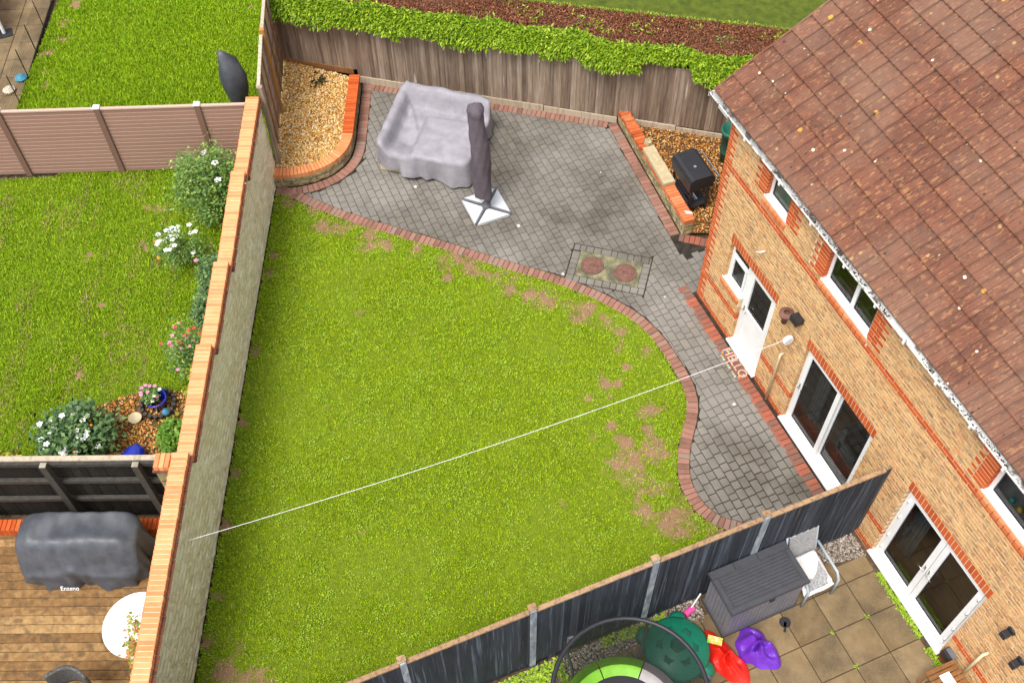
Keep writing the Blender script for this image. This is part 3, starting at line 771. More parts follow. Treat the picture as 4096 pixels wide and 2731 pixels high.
for k in range(-1, 60):
    z = .03 + PT * k
    if z > 4.42: break
    iv = solid_intervals(z, z + BH)
    par = k % 2
    for p, q in iv:
        segs = [(p, q)]
        for a, b, c, d in RES:
            if c < z + BH - .005 and d > z + .005:
                ns = []
                for s, e in segs:
                    if b <= s or a >= e: ns.append((s, e)); continue
                    if a > s: ns.append((s, a))
                    if b < e: ns.append((b, e))
                segs = ns
        for s, e in segs:
            reds = []
            if k < 1: reds.append((s, e))
            elif 8 <= k <= 9 or 45 <= k <= 46: reds.append((s, e))
            else:
                if s == 0: reds.append((0, .215 if par else .102)); 
                if s == 0 and par == 0: reds.append((.225 * 1.5 * 0 + .102 + .01, .102 + .01)) if False else None
                if k > 46:
                    for o in OPEN[4:7]:
                        if abs(e - o[0]) < .01: reds.append((e - (.215 if par else .327), e)) if par == 0 else reds.append((e - .215, e))
                        if abs(s - o[1]) < .01: reds.append((s, s + (.215 if par else .327)))
            # fill: reds first (split in brick lengths), buffs on the regular grid
            x = s; cuts = []
            g0 = -.1125 * par
            full_red = reds and reds[0][0] == s and reds[0][1] == e
            n0 = math.floor((s - g0) / .225)
            xx = g0 + n0 * .225
            while xx < e:
                a, b = max(s, xx), min(e, xx + .215)
                xx += .225
                if b - a < .02: continue
                if full_red: brick_at(red, a, b, z); continue
                cur = [(a, b)]
                for r0, r1 in [r for r in reds if r]:
                    nn = []
                    for c0, c1 in cur:
                        if r1 <= c0 or r0 >= c1: nn.append((c0, c1)); continue
                        if r0 - .01 > c0: nn.append((c0, r0 - .01))
                        if r1 + .01 < c1: nn.append((r1 + .01, c1))
                    cur = nn
                for c0, c1 in cur:
                    if c1 - c0 > .03: brick_at(buff, c0, c1, z)
            if not full_red:
                for r in reds:
                    if r:
                        r0, r1 = r
                        if r1 - r0 > .25:
                            brick_at(red, r0, r0 + .102, z); brick_at(red, r0 + .112, r1, z)
                        else: brick_at(red, r0, r1, z)
pieces(wall, 'brick', buff, M['buff'], rest='brickwork')
pieces(wall, 'red_brick', red + soldiers, M['redbrick'], rest='red_brickwork')
pieces(wall, 'sill_brick', sills, M['sillbrick'])
# side wall of the house, and its hidden walls
sw = MB()
for k in range(-1, 60):
    z = .03 + PT * k; y = .115 + (k % 2) * .1125
    while y < 8.1:
        sw.box(-.004, .1, y, y + .215, z, z + BH); y += .225
sw.build('side_brickwork', M['buff'], wall, kind='stuff')

# rooms
rm = MB(); rm.box(.24, HX, .281, 4.6, -.05, .06); rm.build('floor', M['floor_int'], house)
rm2 = MB(); rm2.box(.24, HX, .281, 4.6, 2.45, 2.75); rm2.build('upper_floor', M['wall_int'], house)
wl = MB(); wl.box(.24, HX, 4.6, 4.7, -.05, 5.2); wl.box(5.26, 5.38, .281, 4.6, .06, 2.45); wl.box(5.26, 5.38, .281, 4.6, 2.75, 4.9); wl.box(2.3, 2.4, .281, 4.6, .06, 2.45); wl.box(2.1, 2.2, .281, 4.6, 2.75, 4.9)
wl.box(HX, HX + .1, .281, 4.6, -.05, 4.9); wl.box(.24, HX, .281, 4.6, 4.47, 4.50)
wl.build('inner_wall', M['wall_int'], house)

def framed(name, x0, x1, z0, z1, y=.07, t=.055, d=.06):
    """returns MB of a rectangular frame"""
    mb = MB()
    mb.cbox(x0, x1, y, y + d, z0, z0 + t, .004); mb.cbox(x0, x1, y, y + d, z1 - t, z1, .004)
    mb.box(x0, x0 + t, y + .001, y + d - .001, z0 + t, z1 - t); mb.box(x1 - t, x1, y + .001, y + d - .001, z0 + t, z1 - t)
    return mb
def pane(parent, x0, x1, z0, z1, y):
    g_ = MB(); t = .014
    g_.box(x0, x1, y - .006, y + .006, z0, z0 + t); g_.box(x0, x1, y - .006, y + .006, z1 - t, z1); g_.box(x0, x0 + t, y - .006, y + .006, z0 + t, z1 - t); g_.box(x1 - t, x1, y - .006, y + .006, z0 + t, z1 - t)
    g_.build('gasket', M['gasket'], parent)
    p_ = MB(); p_.add([(x0 + t, y, z0 + t), (x1 - t, y, z0 + t), (x1 - t, y, z1 - t), (x0 + t, y, z1 - t)], [(0, 1, 2, 3)])
    p_.build('pane', M['pane'], parent)
def handle(parent, x, z, y, s=1):
    h = MB(); h.box(x - .014, x + .014, y - .012, y, z - .10, z + .10); h.tube([(x, y - .01, z), (x, y - .05, z), (x + .06 * s, y - .055, z), (x + .115 * s, y - .05, z - .005)], .010, 8)
    h.build('handle', M['chrome'], parent, smooth=True)
def hinge(parent, x, z, y):
    h = MB(); h.tube([(x, y, z - .045), (x, y, z + .045)], .014, 8); h.build('hinge', M['upvc'], parent, smooth=True)
# small window beside the back door
w1 = framed('w', .652, 1.212, 1.20, 2.125).build('window', M['upvc'], house)
m_ = MB(); m_.box(.707, 1.157, .069, .125, 1.845, 1.90); m_.build('transom', M['upvc'], w1)
framed('c', .72, 1.145, 1.262, 1.84, y=.058, t=.045, d=.05).build('casement', M['upvc'], w1)
pane(w1, .765, 1.10, 1.307, 1.795, .085); pane(w1, .715, 1.15, 1.905, 2.07, .085)
m_ = MB(); m_.box(.62, 1.20, -.012, .07, 1.19, 1.215); m_.build('cill', M['upvc'], w1)
# back door
dr = framed('d', 1.215, 2.088, .075, 2.125, t=.05).build('door', M['upvc'], house)
leaf = MB(); leaf.box(1.27, 1.385, .05, .115, .135, 2.07); leaf.box(1.92, 2.035, .05, .115, .135, 2.07); leaf.box(1.385, 1.92, .05, .115, .135, .25); leaf.box(1.385, 1.92, .05, .115, 1.96, 2.07); leaf.box(1.385, 1.92, .05, .115, .98, 1.09)
leaf.box(1.385, 1.92, .068, .10, .25, .98)
leaf.cbox(1.385, 1.92, .06, .069, .25, .98, .004)
leaf.build('door_leaf', M['upvc'], dr)
pane(dr, 1.39, 1.915, 1.095, 1.955, .08)
handle(dr, 1.325, 1.08, .05, 1)
m_ = MB(); m_.cbox(1.19, 2.115, -.07, .07, .03, .075, .01); m_.build('threshold', M['upvc'], dr)
# sliding patio door
pd = framed('p', 3.022, 4.822, .075, 2.125, t=.055, d=.10).build('patio_door', M['upvc'], house)
framed('l', 3.08, 3.955, .135, 2.07, y=.045, t=.085, d=.05).build('sliding_leaf', M['upvc'], pd)
framed('r', 3.905, 4.77, .135, 2.07, y=.10, t=.075, d=.05).build('fixed_leaf', M['upvc'], pd)
pane(pd, 3.165, 3.87, .22, 1.985, .07); pane(pd, 3.98, 4.695, .21, 1.995, .125)
handle(pd, 3.12, 1.12, .045, 1)
m_ = MB(); m_.cbox(2.995, 4.85, -.07, .07, .03, .075, .01); m_.build('threshold', M['upvc'], pd)
# neighbour's french doors
fd = framed('f', 5.747, 7.543, .075, 2.125, t=.06, d=.07).build('french_door', M['upvc'], house)
for a, b, s in ((5.812, 6.64, -1), (6.65, 7.478, 1)):
    framed('l', a, b, .14, 2.06, y=.045, t=.095, d=.06).build('door_leaf', M['upvc'], fd)
    pane(fd, a + .095, b - .095, .235, 1.965, .07)
    handle(fd, (6.60 if s < 0 else 6.69), 1.08, .045, s)
    for z in (.35, .75, 1.35, 1.85): hinge(fd, a + .01 if s < 0 else b - .01, z, .035)
m_ = MB(); m_.cbox(5.72, 7.57, -.07, .07, .03, .075, .01); m_.build('threshold', M['upvc'], fd)
# upstairs windows
M['frostpane'] = mk('obscured_glass', [(0, (.20, .25, .21)), (1, (.30, .35, .30))], scale=3, rough=.25, isl=0, bump=.25, bscale=120, spec=.6)
def upwin(x0, x1, z0, z1, div, frosted=False):
    w = framed('w', x0 + .003, x1 - .003, z0, z1 - .003, t=.06).build('window', M['upvc'], house)
    n = len(div) + 1; xs = [x0 + .02] + [d for d in div] + [x1 - .02]
    for d in div:
        m__ = MB(); m__.box(d - .035, d + .035, .068, .128, z0 + .06, z1 - .063); m__.build('mullion', M['upvc'], w)
    for i in range(n):
        a = xs[i] + (.05 if i == 0 else .045); b = xs[i + 1] - (.05 if i == n - 1 else .045)
        pane(w, a, b, z0 + .07, z1 - .07, .085)
        if frosted:
            f_ = MB(); f_.add([(a, .092, z0 + .075), (b, .092, z0 + .075), (b, .092, z1 - .075), (a, .092, z1 - .075)], [(0, 1, 2, 3)]); f_.build('obscured_pane', M['frostpane'], w)
    m__ = MB(); m__.cbox(x0 - .02, x1 + .02, -.015, .07, z0 - .012, z0 + .03, .006); m__.build('cill', M['upvc'], w)
    return w
upwin(1.165, 1.755, 3.78, 4.44, [], True)
upwin(2.83, 3.98, 3.63, 4.44, [3.47])
w3 = upwin(6.62, 8.15, 3.63, 4.44, [7.42])
framed('w', 8.72, 9.18, 1.0, 2.125).build('window', M['upvc'], house)
sh = MB(); sh.box(6.3, 8.6, .13, .42, 3.60, 3.64); sh.box(2.4, 4.6, .35, .9, 2.75, 3.35); sh.build('windowsill_board', M['wall_int'], house)

# eaves: fascia, soffit, gutter
ev = MB(); ev.box(-.42, HX, -.035, -.012, 4.44, 4.64); ev.box(-.42, -.396, -.03, .3, 4.44, 4.66); ev.box(-.42, HX, -.012, .30, 4.455, 4.468)
fas = ev.build('fascia', M['gutter'], house)
bx = MB(); bx.cbox(-.40, -.12, -.03, .20, 4.28, 4.45, .01); bx.build('soffit_box', M['upvc'], house)
gt = MB(); prof = []
gx0, gx1 = -.50, HX
yc, zc, rr = -.118, 4.565, .062
N_ = 9
for xi in (gx0, gx1):
    for i in range(N_ + 1):
        a = math.pi + math.pi * i / N_
        gt.v.append((xi, yc + rr * math.cos(a) , zc + rr * math.sin(a)))
for i in range(N_): gt.f.append((i, i + 1, N_ + 1 + i + 1, N_ + 1 + i))
gut = gt.build('gutter', M['gutter'], house, smooth=True, solid=.005)
lip = MB(); lip.box(gx0, gx1, yc - rr - .006, yc - rr + .008, zc - .004, zc + .012); lip.cbox(gx0 - .01, gx0 + .012, yc - rr - .006, yc + rr, zc - rr - .004, zc + .012, .004); lip.build('gutter_lip', M['gutter'], gut)
for x in (.6, 1.6, 2.45, 3.3, 4.05, 4.7, 5.4, 6.1, 6.75, 7.4, 8.1):
    b_ = MB(); b_.box(x - .018, x + .018, yc - rr - .012, yc - rr + .004, zc - .06, zc + .014); b_.build('gutter_bracket', M['upvc'], gut)
db = MB(); xs_ = np.linspace(1.2, 8.8, 500)
P = np.column_stack([NR.uniform(.2, 8.9, 1100), yc + NR.uniform(-.045, .045, 1100)]); P = P[noise2(P, 1.5, 44) > .55]
stones('gutter_debris', P, zc - .045, M['moss'], .006, .016, gut)

# roof: interlocking tiles laid one by one
TH = math.radians(31.5); G = .356; TW = .30
roof = MB(); c_, s_ = math.cos(TH), math.sin(TH)
def RP(x, u, h=0): return (x, -.10 + u * c_ - h * s_, 4.65 + u * s_ + h * c_)
RL = 15 * G
roof.add([RP(-.43, .06, -.03), RP(HX, .06, -.03), RP(HX, RL, -.03), RP(-.43, RL, -.03)], [(0, 1, 2, 3)])
ry, rz = RP(0, RL)[1], RP(0, RL)[2]
roof.add([(-.43, ry, rz), (HX, ry, rz), (HX, ry + RL * c_, 4.65), (-.43, ry + RL * c_, 4.65)], [(0, 1, 2, 3)])
roofo = roof.build('roof', M['felt'], house)
gb = MB(); gb.add([(.002, 0, 4.45), (.002, 8.2, 4.45), (.002, ry, rz - .1)], [(0, 1, 2)]); gb.build('gable', M['buff'], house)
fl = MB(); fl.add([RP(-.42, -.035, -.012), RP(HX, -.035, -.012), RP(HX, .08, .004), RP(-.42, .08, .004)], [(0, 1, 2, 3)]); fl.build('eaves_felt', M['felt'], roofo)
def tile_mesh(jx=0, seed=0):
    rs = random.Random(seed)
    mb = MB(); n = 16; prof = []
    for i in range(n + 1):
        t = i / n; x = t * (TW - .004) + .002
        # two soft rolls with a pan between, and the interlocking ridge at one side
        h = .034 * math.exp(-((t - .17) / .085) ** 2) + .034 * math.exp(-((t - .52) / .085) ** 2) + .030 * math.exp(-((t - .84) / .075) ** 2) + .008 * math.exp(-((t - 1.0) / .04) ** 2)
        prof.append((x, h))
    L0, L1 = -.03, G + .02
    for lv, (u, hb) in enumerate(((L0, .042), (L0 + .012, .050), (L1, .004))):
        for x, h in prof: mb.v.append((x, u + rs.uniform(-.0015, .0015) * (lv == 0), hb + h))
    for x, h in prof: mb.v.append((x, L0, hb * 0 + h * .6 + .004))
    m = n + 1
    for i in range(n):
        mb.f.append((i, i + 1, m + i + 1, m + i)); mb.f.append((m + i, m + i + 1, 2 * m + i + 1, 2 * m + i)); mb.f.append((3 * m + i, 3 * m + i + 1, i + 1, i))
    return np_mesh('roof_tile', mb.v, mb.f, M['tile'])
tms = [tile_mesh(seed=i) for i in range(4)]
RM = Matrix(((1, 0, 0, 0), (0, c_, -s_, -.10), (0, s_, c_, 4.65), (0, 0, 0, 1)))
its = []
for r in range(15):
    off = -.43
    n = int((HX - off) / TW)
    for i in range(n):
        x = off + i * TW
        Mx = RM @ Matrix.Translation((x, r * G, R.uniform(-.002, .003))) @ Matrix.Rotation(R.gauss(0, .004), 4, 'Z')
        its.append((R.choice(tms), Mx, .35))
pieces(roofo, 'roof_tile', its, M['tile'], rest='roof_tiling')
rg = MB()
for i in range(24):
    pr = []; x = -.43 + i * .41
    for xx in (x, x + .40):
        for k in range(9):
            a = math.pi * k / 8; rg.v.append((xx, ry + .13 * math.cos(a), rz - .02 + .11 * math.sin(a)))
    b = i * 18
    for k in range(8): rg.f.append((b + k, b + k + 1, b + 9 + k + 1, b + 9 + k))
rg.build('ridge_tiles', M['tile'], roofo)
vg = MB()                                              # verge: mortar and undercloak along the slope
vg.add([RP(-.455, -.03, -.02), RP(-.455, RL, -.02), RP(-.455, RL, .03), RP(-.455, -.03, .04), RP(-.42, -.03, -.02), RP(-.42, RL, -.02), RP(-.42, RL, .035), RP(-.42, -.03, .045)], [(0, 3, 2, 1), (3, 7, 6, 2), (0, 4, 7, 3), (4, 5, 6, 7)])
vg.build('verge', M['tile'], roofo)
# moss lumps caught under the tile edges, thickened to stand in for gap shadow
P = []
for r in range(0, 15):
    for _ in range(150):
        x = R.uniform(-.4, HX)
        if noise2(np.array([[x * 1.0, r * 3.1]]), 1.3, 5)[0] > .30: P.append(RP(x, r * G - .040 + R.uniform(-.012, .006), .012))
P = np.array(P)
P = np.repeat(P, 14, axis=0) + NR.normal(size=(len(P) * 14, 3)) * [.030, .008, .008]
leafobj('moss', P, .012, M['moss'], roofo, up=.5)

# things fixed to the house wall
def wall_ref(x, z, y=0): return Vector((x, y, z))
# ------------------------------------------------------------------ long stone boundary wall
SEC = [(-.78, 1.165, 2.075, 1.935), (1.165, 3.255, 2.07, 1.865), (3.255, 5.0, 2.035, 1.91), (5.0, 7.03, 2.09, 1.985), (7.03, 11.8, 2.19, 1.965)]
bw = thing('boundary_wall', W(5, .1), 'long cream stone garden wall with stepped orange brick coping', 'wall')
cm = MB()
for a, b, za, zb in SEC:
    cm.add([(a, .03, 0), (b, .03, 0), (b, .24, 0), (a, .24, 0), (a, .03, za - .15), (b, .03, zb - .15), (b, .24, zb - .15), (a, .24, za - .15)],
           [(0, 1, 2, 3), (4, 7, 6, 5), (0, 4, 5, 1), (1, 5, 6, 2), (2, 6, 7, 3), (3, 7, 4, 0)], MW)
    cm.add([(a, .012, za - .1), (b, .012, zb - .1), (b, .238, zb - .1), (a, .238, za - .1), (a, .012, za - .008), (b, .012, zb - .008), (b, .238, zb - .008), (a, .238, za - .008)],
           [(0, 1, 2, 3), (4, 7, 6, 5), (0, 4, 5, 1), (1, 5, 6, 2), (2, 6, 7, 3), (3, 7, 4, 0)], MW)
cm.build('wall_core', M['mortar'], bw)
caps, tiles_, sts = [], [], []
for a, b, za, zb in SEC:
    n = round((b - a) / .0755); w = (b - a) / n; sl = (zb - za) / (b - a)
    for i in range(n):
        x = a + i * w; z = za + sl * (x - a); j = R.uniform(-.003, .003); dz = R.uniform(-.002, .002)
        mb = MB(); mb.cbox(0, w - .010, j, .25 + j, -.10, dz, .004)
        V = [((MW @ Vector((x + p[0], p[1], z + p[2] + sl * p[0])))[:]) for p in mb.v]; caps.append((V, mb.f, .22))
    x = a
    while x < b:
        L = min(.265, b - x); z = za + sl * (x - a)
        for dzz, o in ((-.118, -.045), (-.136, -.032)):
            mb = MB(); mb.box(x + .005, x + L - .005, o + R.uniform(-.006, .006), .285, z + dzz, z + dzz + .015)
            tiles_.append(([tuple(MW @ Vector(p)) for p in mb.v], mb.f, .2))
        x += .27
caps2 = caps
pieces(bw, 'coping_brick', caps, M['cap'])
pieces(bw, 'creasing_tile', tiles_, M['creasing'])
# pitch-faced stones: each with its own rough front
def stone_face(x0, x1, z0, z1, off, depth, amp, rs, Mx, nx=4, nz=3):
    V = []; F = []
    for j in range(nz + 1):
        for i in range(nx + 1):
            u, v = i / nx, j / nz
            edge = min(u, 1 - u) * 4 * (x1 - x0) / .4; edge2 = min(v, 1 - v) * 3
            k = min(1, edge + .1) * min(1, edge2 + .15)
            V.append((x0 + (x1 - x0) * u + rs.uniform(-.006, .006) * (0 < i < nx), off - (amp * k * rs.uniform(.3, 1.15) + .002), z0 + (z1 - z0) * v + rs.uniform(-.004, .004) * (0 < j < nz)))
    for j in range(nz):
        for i in range(nx):
            a = j * (nx + 1) + i; F.append((a, a + 1, a + nx + 2, a + nx + 1))
    b = len(V)
    V += [(x0, off + depth, z0), (x1, off + depth, z0), (x1, off + depth, z1), (x0, off + depth, z1)]
    c0, c1, c2, c3 = 0, nx, (nz + 1) * (nx + 1) - 1, nz * (nx + 1)
    F += [(c0, b, b + 1, c1)[::1], (c1, b + 1, b + 2, c2), (c2, b + 2, b + 3, c3), (c3, b + 3, b, c0)]
    return [tuple(Mx @ Vector(p)) for p in V], F
rs = random.Random(4)
for a, b, za, zb in SEC:
    nC = 13
    for c in range(nC):
        x = a - (rs.uniform(0, .2) if c % 2 else 0)
        while x < b:
            L = rs.uniform(.22, .5); x0 = max(a, x); x1 = min(b, x + L); x += L
            if x1 - x0 < .04: continue
            if x1 < -.5 : continue
            xm = (x0 + x1) / 2; top = za + (zb - za) * (xm - a) / (b - a) - .14
            z0 = top * c / nC; z1 = top * (c + 1) / nC
            V, F = stone_face(x0 + .002, x1 - .002, z0 + .0015, z1 - .0015,   .028, .02, .020, rs, MW, nx=5)
            sts.append((V, F, x1 - x0))
        # back face left plain
pieces(bw, 'stone', sts, M['stone'], rest='stonework')
bk = MB(); bk.add([(-.78, .25, 0), (11.8, .25, 0), (11.8, .25, 1.8), (-.78, .25, 1.8)], [(0, 3, 2, 1)], MW); bk.build('back_face', M['stone'], bw)
# the brick pier where the black fence meets the wall
pier = thing('brick_pier', W(7.12, .38), 'short orange brick-capped stone pier where the black fence meets the stone wall', 'pier')
mb = MB(); mb.box(7.05, 7.27, .262, .49, 0, 2.05, MW); mb.build('stone_core', M['stone_old'], pier)
its = []
for i in range(3):
    mb = MB(); mb.cbox(7.035, 7.275, .262 + i * .078, .262 + i * .078 + .07, 2.08, 2.185, .005); its.append(([tuple(MW @ Vector(p)) for p in mb.v], mb.f, .2))
pieces(pier, 'coping_brick', its, M['cap'])
mb = MB(); mb.box(7.01, 7.30, .262, .52, 2.055, 2.078, MW); mb.build('creasing_tile', M['creasing'], pier)

# ------------------------------------------------------------------ wood materials
def wood(name, cols, knots=(.62, .57, .5), dark=(.05, .035, .025), grain=22, dstr=.5, kn=True, rot=None):
    L = [dict(kind='noise', scale=5, lo=.5, hi=.64, col=dark, str=dstr, stretch=(3, 3, .45), shift=True)]
    if kn: L += [dict(kind='vor', scale=4.5, keep=.80, size=1.0, chan=0, col=knots, str=.75, hi=.06, shift=True, stretch=(1.2, 1.2, 1))]
    return mk(name, cols, scale=grain, detail=5, rough=.92, isl=.55, stretch=(1, 1, .09), layers=L, bump=.4, bscale=60, bdist=.006)
M['fence'] = wood('weathered_fence_board', [(0, (.10, .065, .045)), (.35, (.20, .14, .10)), (.7, (.32, .24, .175)), (1, (.46, .38, .30))])
M['lap'] = wood('lap_panel_board', [(0, (.20, .13, .085)), (.5, (.34, .235, .16)), (1, (.46, .34, .25))], kn=False, dstr=.4)
M['batten'] = wood('brown_batten', [(0, (.17, .07, .02)), (1, (.34, .16, .06))], kn=False, dstr=.2)
M['newpost'] = wood('orange_post', [(0, (.32, .13, .025)), (1, (.55, .27, .07))], kn=False, dstr=.1)
M['paletimber'] = wood('pale_timber', [(0, (.34, .27, .19)), (1, (.58, .49, .37))], kn=False, dstr=.3)
M['greypost'] = flat('grey_green_board', (.30, .27, .20), rough=.9, var=.3, bump=.3)
M['darkfence'] = mk('blue_black_fence_board', [(0, (.018, .021, .028)), (.5, (.035, .042, .055)), (1, (.065, .075, .095))], scale=10, rough=.8, isl=.6, stretch=(1, 1, .15), bump=.4,
                    layers=[dict(kind='noise', scale=7, lo=.55, hi=.66, col=(.18, .22, .28), str=.55, stretch=(2.2, 2.2, .5), shift=True), dict(kind='noise', scale=20, lo=.68, hi=.73, col=(.30, .20, .12), str=.5, stretch=(1, 1, .4))])
M['railcap'] = wood('bare_capping_rail', [(0, (.26, .15, .075)), (1, (.48, .32, .19))], kn=False, dstr=.45)
M['postblue'] = mk('streaked_blue_grey_post', [(0, (.14, .17, .20)), (1, (.36, .40, .44))], scale=12, rough=.8, isl=0, stretch=(1, 1, .4), layers=[dict(kind='noise', scale=9, lo=.5, hi=.6, col=(.55, .58, .6), str=.5)])
M['blackfence'] = mk('black_stained_board', [(0, (.006, .005, .004)), (.6, (.016, .013, .010)), (1, (.035, .028, .02))], scale=14, rough=.75, isl=.5, bump=.4, layers=[dict(kind='noise', scale=60, lo=.66, hi=.70, col=(.2, .17, .12), str=.6)])
M['blackrail'] = mk('black_stained_rail', [(0, (.03, .027, .024)), (1, (.075, .066, .056))], scale=14, rough=.75, isl=.3, bump=.4)

# back fence (vertical feather-edge boards)
bf = thing('close_board_fence', MF @ Vector((3.5, .05, 0)), 'weathered brown vertical board fence in front of the trimmed hedge', 'fence')
its = []; s = -1.72; rb = random.Random(9); h0 = 1.68
while s < 9.4:
    w = rb.uniform(.098, .112); zt = 1.675 + rb.uniform(-.012, .012) + (.02 if s < -.3 else 0) - (.03 if 2 < s < 3.5 else 0) + (.03 if s > 6 else 0)
    if s > 6.65: zt -= .03
    zb = .16 if s > -.1 else .33
    mb = MB(); t0 = rb.uniform(-.003, .003)
    V = [(s, -.022 + t0, zb), (s + w + .018, -.006, zb), (s + w + .018, .004, zb), (s, .004, zb)]
    V2 = [(a, b, zt) for a, b, c in V]
    mb.add(V + V2, [(0, 3, 2, 1), (4, 5, 6, 7), (0, 1, 5, 4), (1, 2, 6, 5), (2, 3, 7, 6), (3, 0, 4, 7)], MF)
    its.append((mb.v, mb.f, .8)); s += w
pieces(bf, 'board', its, M['fence'])
for a, b, z in ((-.1, 2.55, 0), (2.56, 4.15, -.01), (4.16, 5.75, -.02), (5.92, 7.0, .0), (7.01, 9.3, -.03)):
    mb = MB(); mb.box(a, b - .006, -.045, -.012, z, z + .165, MF); mb.build('gravel_board', M['paletimber'], bf)
mb = MB(); mb.box(-1.7, -.11, -.04, -.01, .2, .345, MF); mb.build('gravel_board', M['batten'], bf)
for z in (.4, .95, 1.5):
    mb = MB(); mb.box(-1.7, 9.4, .006, .07, z, z + .07, MF); mb.build('rail', M['fence'], bf)
for s in (-1.6, .3, 2.2, 4.1, 6.0, 7.9):
    mb = MB(); mb.box(s - .05, s + .05, .07, .17, 0, 1.65, MF); mb.build('post', M['fence'], bf)

# lap panel fence on top of the wall end, beside the gravel bed
LA = Vector((-6.245, -6.365, 0)); LB = Vector((-9.24, -5.36, 0)); LD = (LB - LA).normalized(); LN = Vector((-LD.y, LD.x, 0))
LLEN = (LB - LA).length
ML = Matrix(((LD.x, LN.x, 0, LA.x), (LD.y, LN.y, 0, LA.y), (0, 0, 1, 0), (0, 0, 0, 1)))   # LN points away from the bed? checked below
sgn = -1 if LN.dot(Vector((1, 0, 0))) > 0 else 1     # bed side is +x/+y
lf = thing('lap_panel_fence', ML @ Vector((LLEN / 2, 0, .28)), 'lapped timber fence panels with an orange post beside the big gravel bed', 'fence')
bed_s = -1 if (LA + LN).y < (LA - LN).y else 1       # direction of the bed in local y
bed_s = 1 if LN.y > 0 else -1
PL = [(0.03, 1.42, 2.20, 2.32), (1.52, LLEN + .5, 2.30, 2.36)]
its = []
for a, b, za, zb in PL:
    nb = 17
    for i in range(nb):
        z = .30 + (za - .34) * i / nb; hh = (za - .3) / nb + .02
        mb = MB(); sl = (zb - za) / (b - a); wv = rs.uniform(-.004, .004)
        y0, y1 = -.006 * bed_s, .012 * bed_s
        V = [(a, y1, z + wv), (b, y1, z + sl * (b - a) * i / nb - wv), (b, y0, z + hh + sl * (b - a) * i / nb), (a, y0, z + hh)]
        V += [(p[0], p[1] - .008 * bed_s, p[2]) for p in V]
        mb.add(V, [(0, 1, 2, 3), (7, 6, 5, 4), (0, 4, 5, 1), (1, 5, 6, 2), (2, 6, 7, 3), (3, 7, 4, 0)], ML)
        its.append((mb.v, mb.f, 1.4))
pieces(lf, 'board', its, M['lap'])
for a, b, za, zb in PL:
    n = 4 if b - a < 1.5 else 5
    for i in range(n):
        x = a + .01 + (b - a - .07) * i / (n - 1)
        if i == 0 or i == n - 1: w, m_ = .035, M['lap']
        else: w, m_ = .022, M['batten']
        zt = za + (zb - za) * (x - a) / (b - a) - .02
        mb = MB(); y0, y1 = sorted((.012 * bed_s, .036 * bed_s)); mb.box(x, x + w, y0, y1, .30, zt, ML); mb.build('batten', m_, lf)
    mb = MB(); y0, y1 = sorted((-.03 * bed_s, .035 * bed_s)); mb.add([(a, y0, za - .03), (b, y0, zb - .03), (b, y1, zb - .03), (a, y1, za - .03), (a, y0, za + .005), (b, y0, zb + .005), (b, y1, zb + .005), (a, y1, za + .005)],
        [(0, 3, 2, 1), (4, 5, 6, 7), (0, 1, 5, 4), (1, 2, 6, 5), (2, 3, 7, 6), (3, 0, 4, 7)], ML); mb.build('top_rail', M['paletimber'], lf)
mb = MB(); mb.box(1.425, 1.515, min(-.02 * bed_s, .075 * bed_s), max(-.02 * bed_s, .075 * bed_s), .2, 2.42, ML); mb.build('orange_post', M['newpost'], lf)
mb = MB(); mb.box(-.075, .02, -.09, .0, 0, 2.26, ML); mb.build('grey_post', M['fence'], lf)

# ------------------------------------------------------------------ dark fence between the two back gardens
DF0 = Vector((5.262, -5.75, 0)); DD = (Vector((5.345, -.03, 0)) - DF0).normalized(); DN = Vector((DD.y, -DD.x, 0))   # DN = +x side
MD = Matrix(((DD.x, DN.x, 0, DF0.x), (DD.y, DN.y, 0, DF0.y), (0, 0, 1, 0), (0, 0, 0, 1)))
df = thing('dark_fence', MD @ Vector((0, 0, 0)), 'dark blue-grey vertical board fence with bare brown top rail beside the lawn', 'fence')
its = []; s = -6.2
while s < 5.66:
    w = rb.uniform(.105, .118); mb = MB(); zt = 2.085 + rb.uniform(-.004, .004)
    V = [(s, .0, .12), (s + w + .02, .0, .12), (s + w + .02, .010, .12), (s, .026, .12)]
    mb.add(V + [(a, b, zt) for a, b, c in V], [(0, 3, 2, 1), (4, 5, 6, 7), (0, 1, 5, 4), (1, 2, 6, 5), (2, 3, 7, 6), (3, 0, 4, 7)], MD)
    its.append((mb.v, mb.f, .9)); s += w
pieces(df, 'board', its, M['darkfence'])
pp = [-3.7, -1.83, .03, 1.88, 3.64, 5.68]; 
for i, s in enumerate(pp):
    if i < 5:
        mb = MB(); mb.cbox(s - .045, s + .045, -.05, .045, 0, 2.19, .012, MD); mb.build('post', M['postblue'], df)
        mb = MB(); mb.box(s - .06, s + .055, -.065, .03, 2.192, 2.215, MD); mb.build('post_cap', M['railcap'], df)
for a, b in zip([-6.2] + pp, pp + [5.7]):
    if b - a < .3: continue
    mb = MB(); mb.cbox(a + .05, b - .05, -.035, .034, 2.088, 2.128, .006, MD); mb.build('top_rail', M['railcap'], df)
    mb = MB(); mb.box(a + .05, b - .05, -.02, .012, -.02, .118, MD); mb.build('gravel_board', M['postblue'] if s < 0 else M['darkfence'], df)
    for z in (.4, 1.1, 1.8):
        mb = MB(); mb.box(a + .05, b - .05, -.07, -.003, z, z + .07, MD); mb.build('rail', M['darkfence'], df)

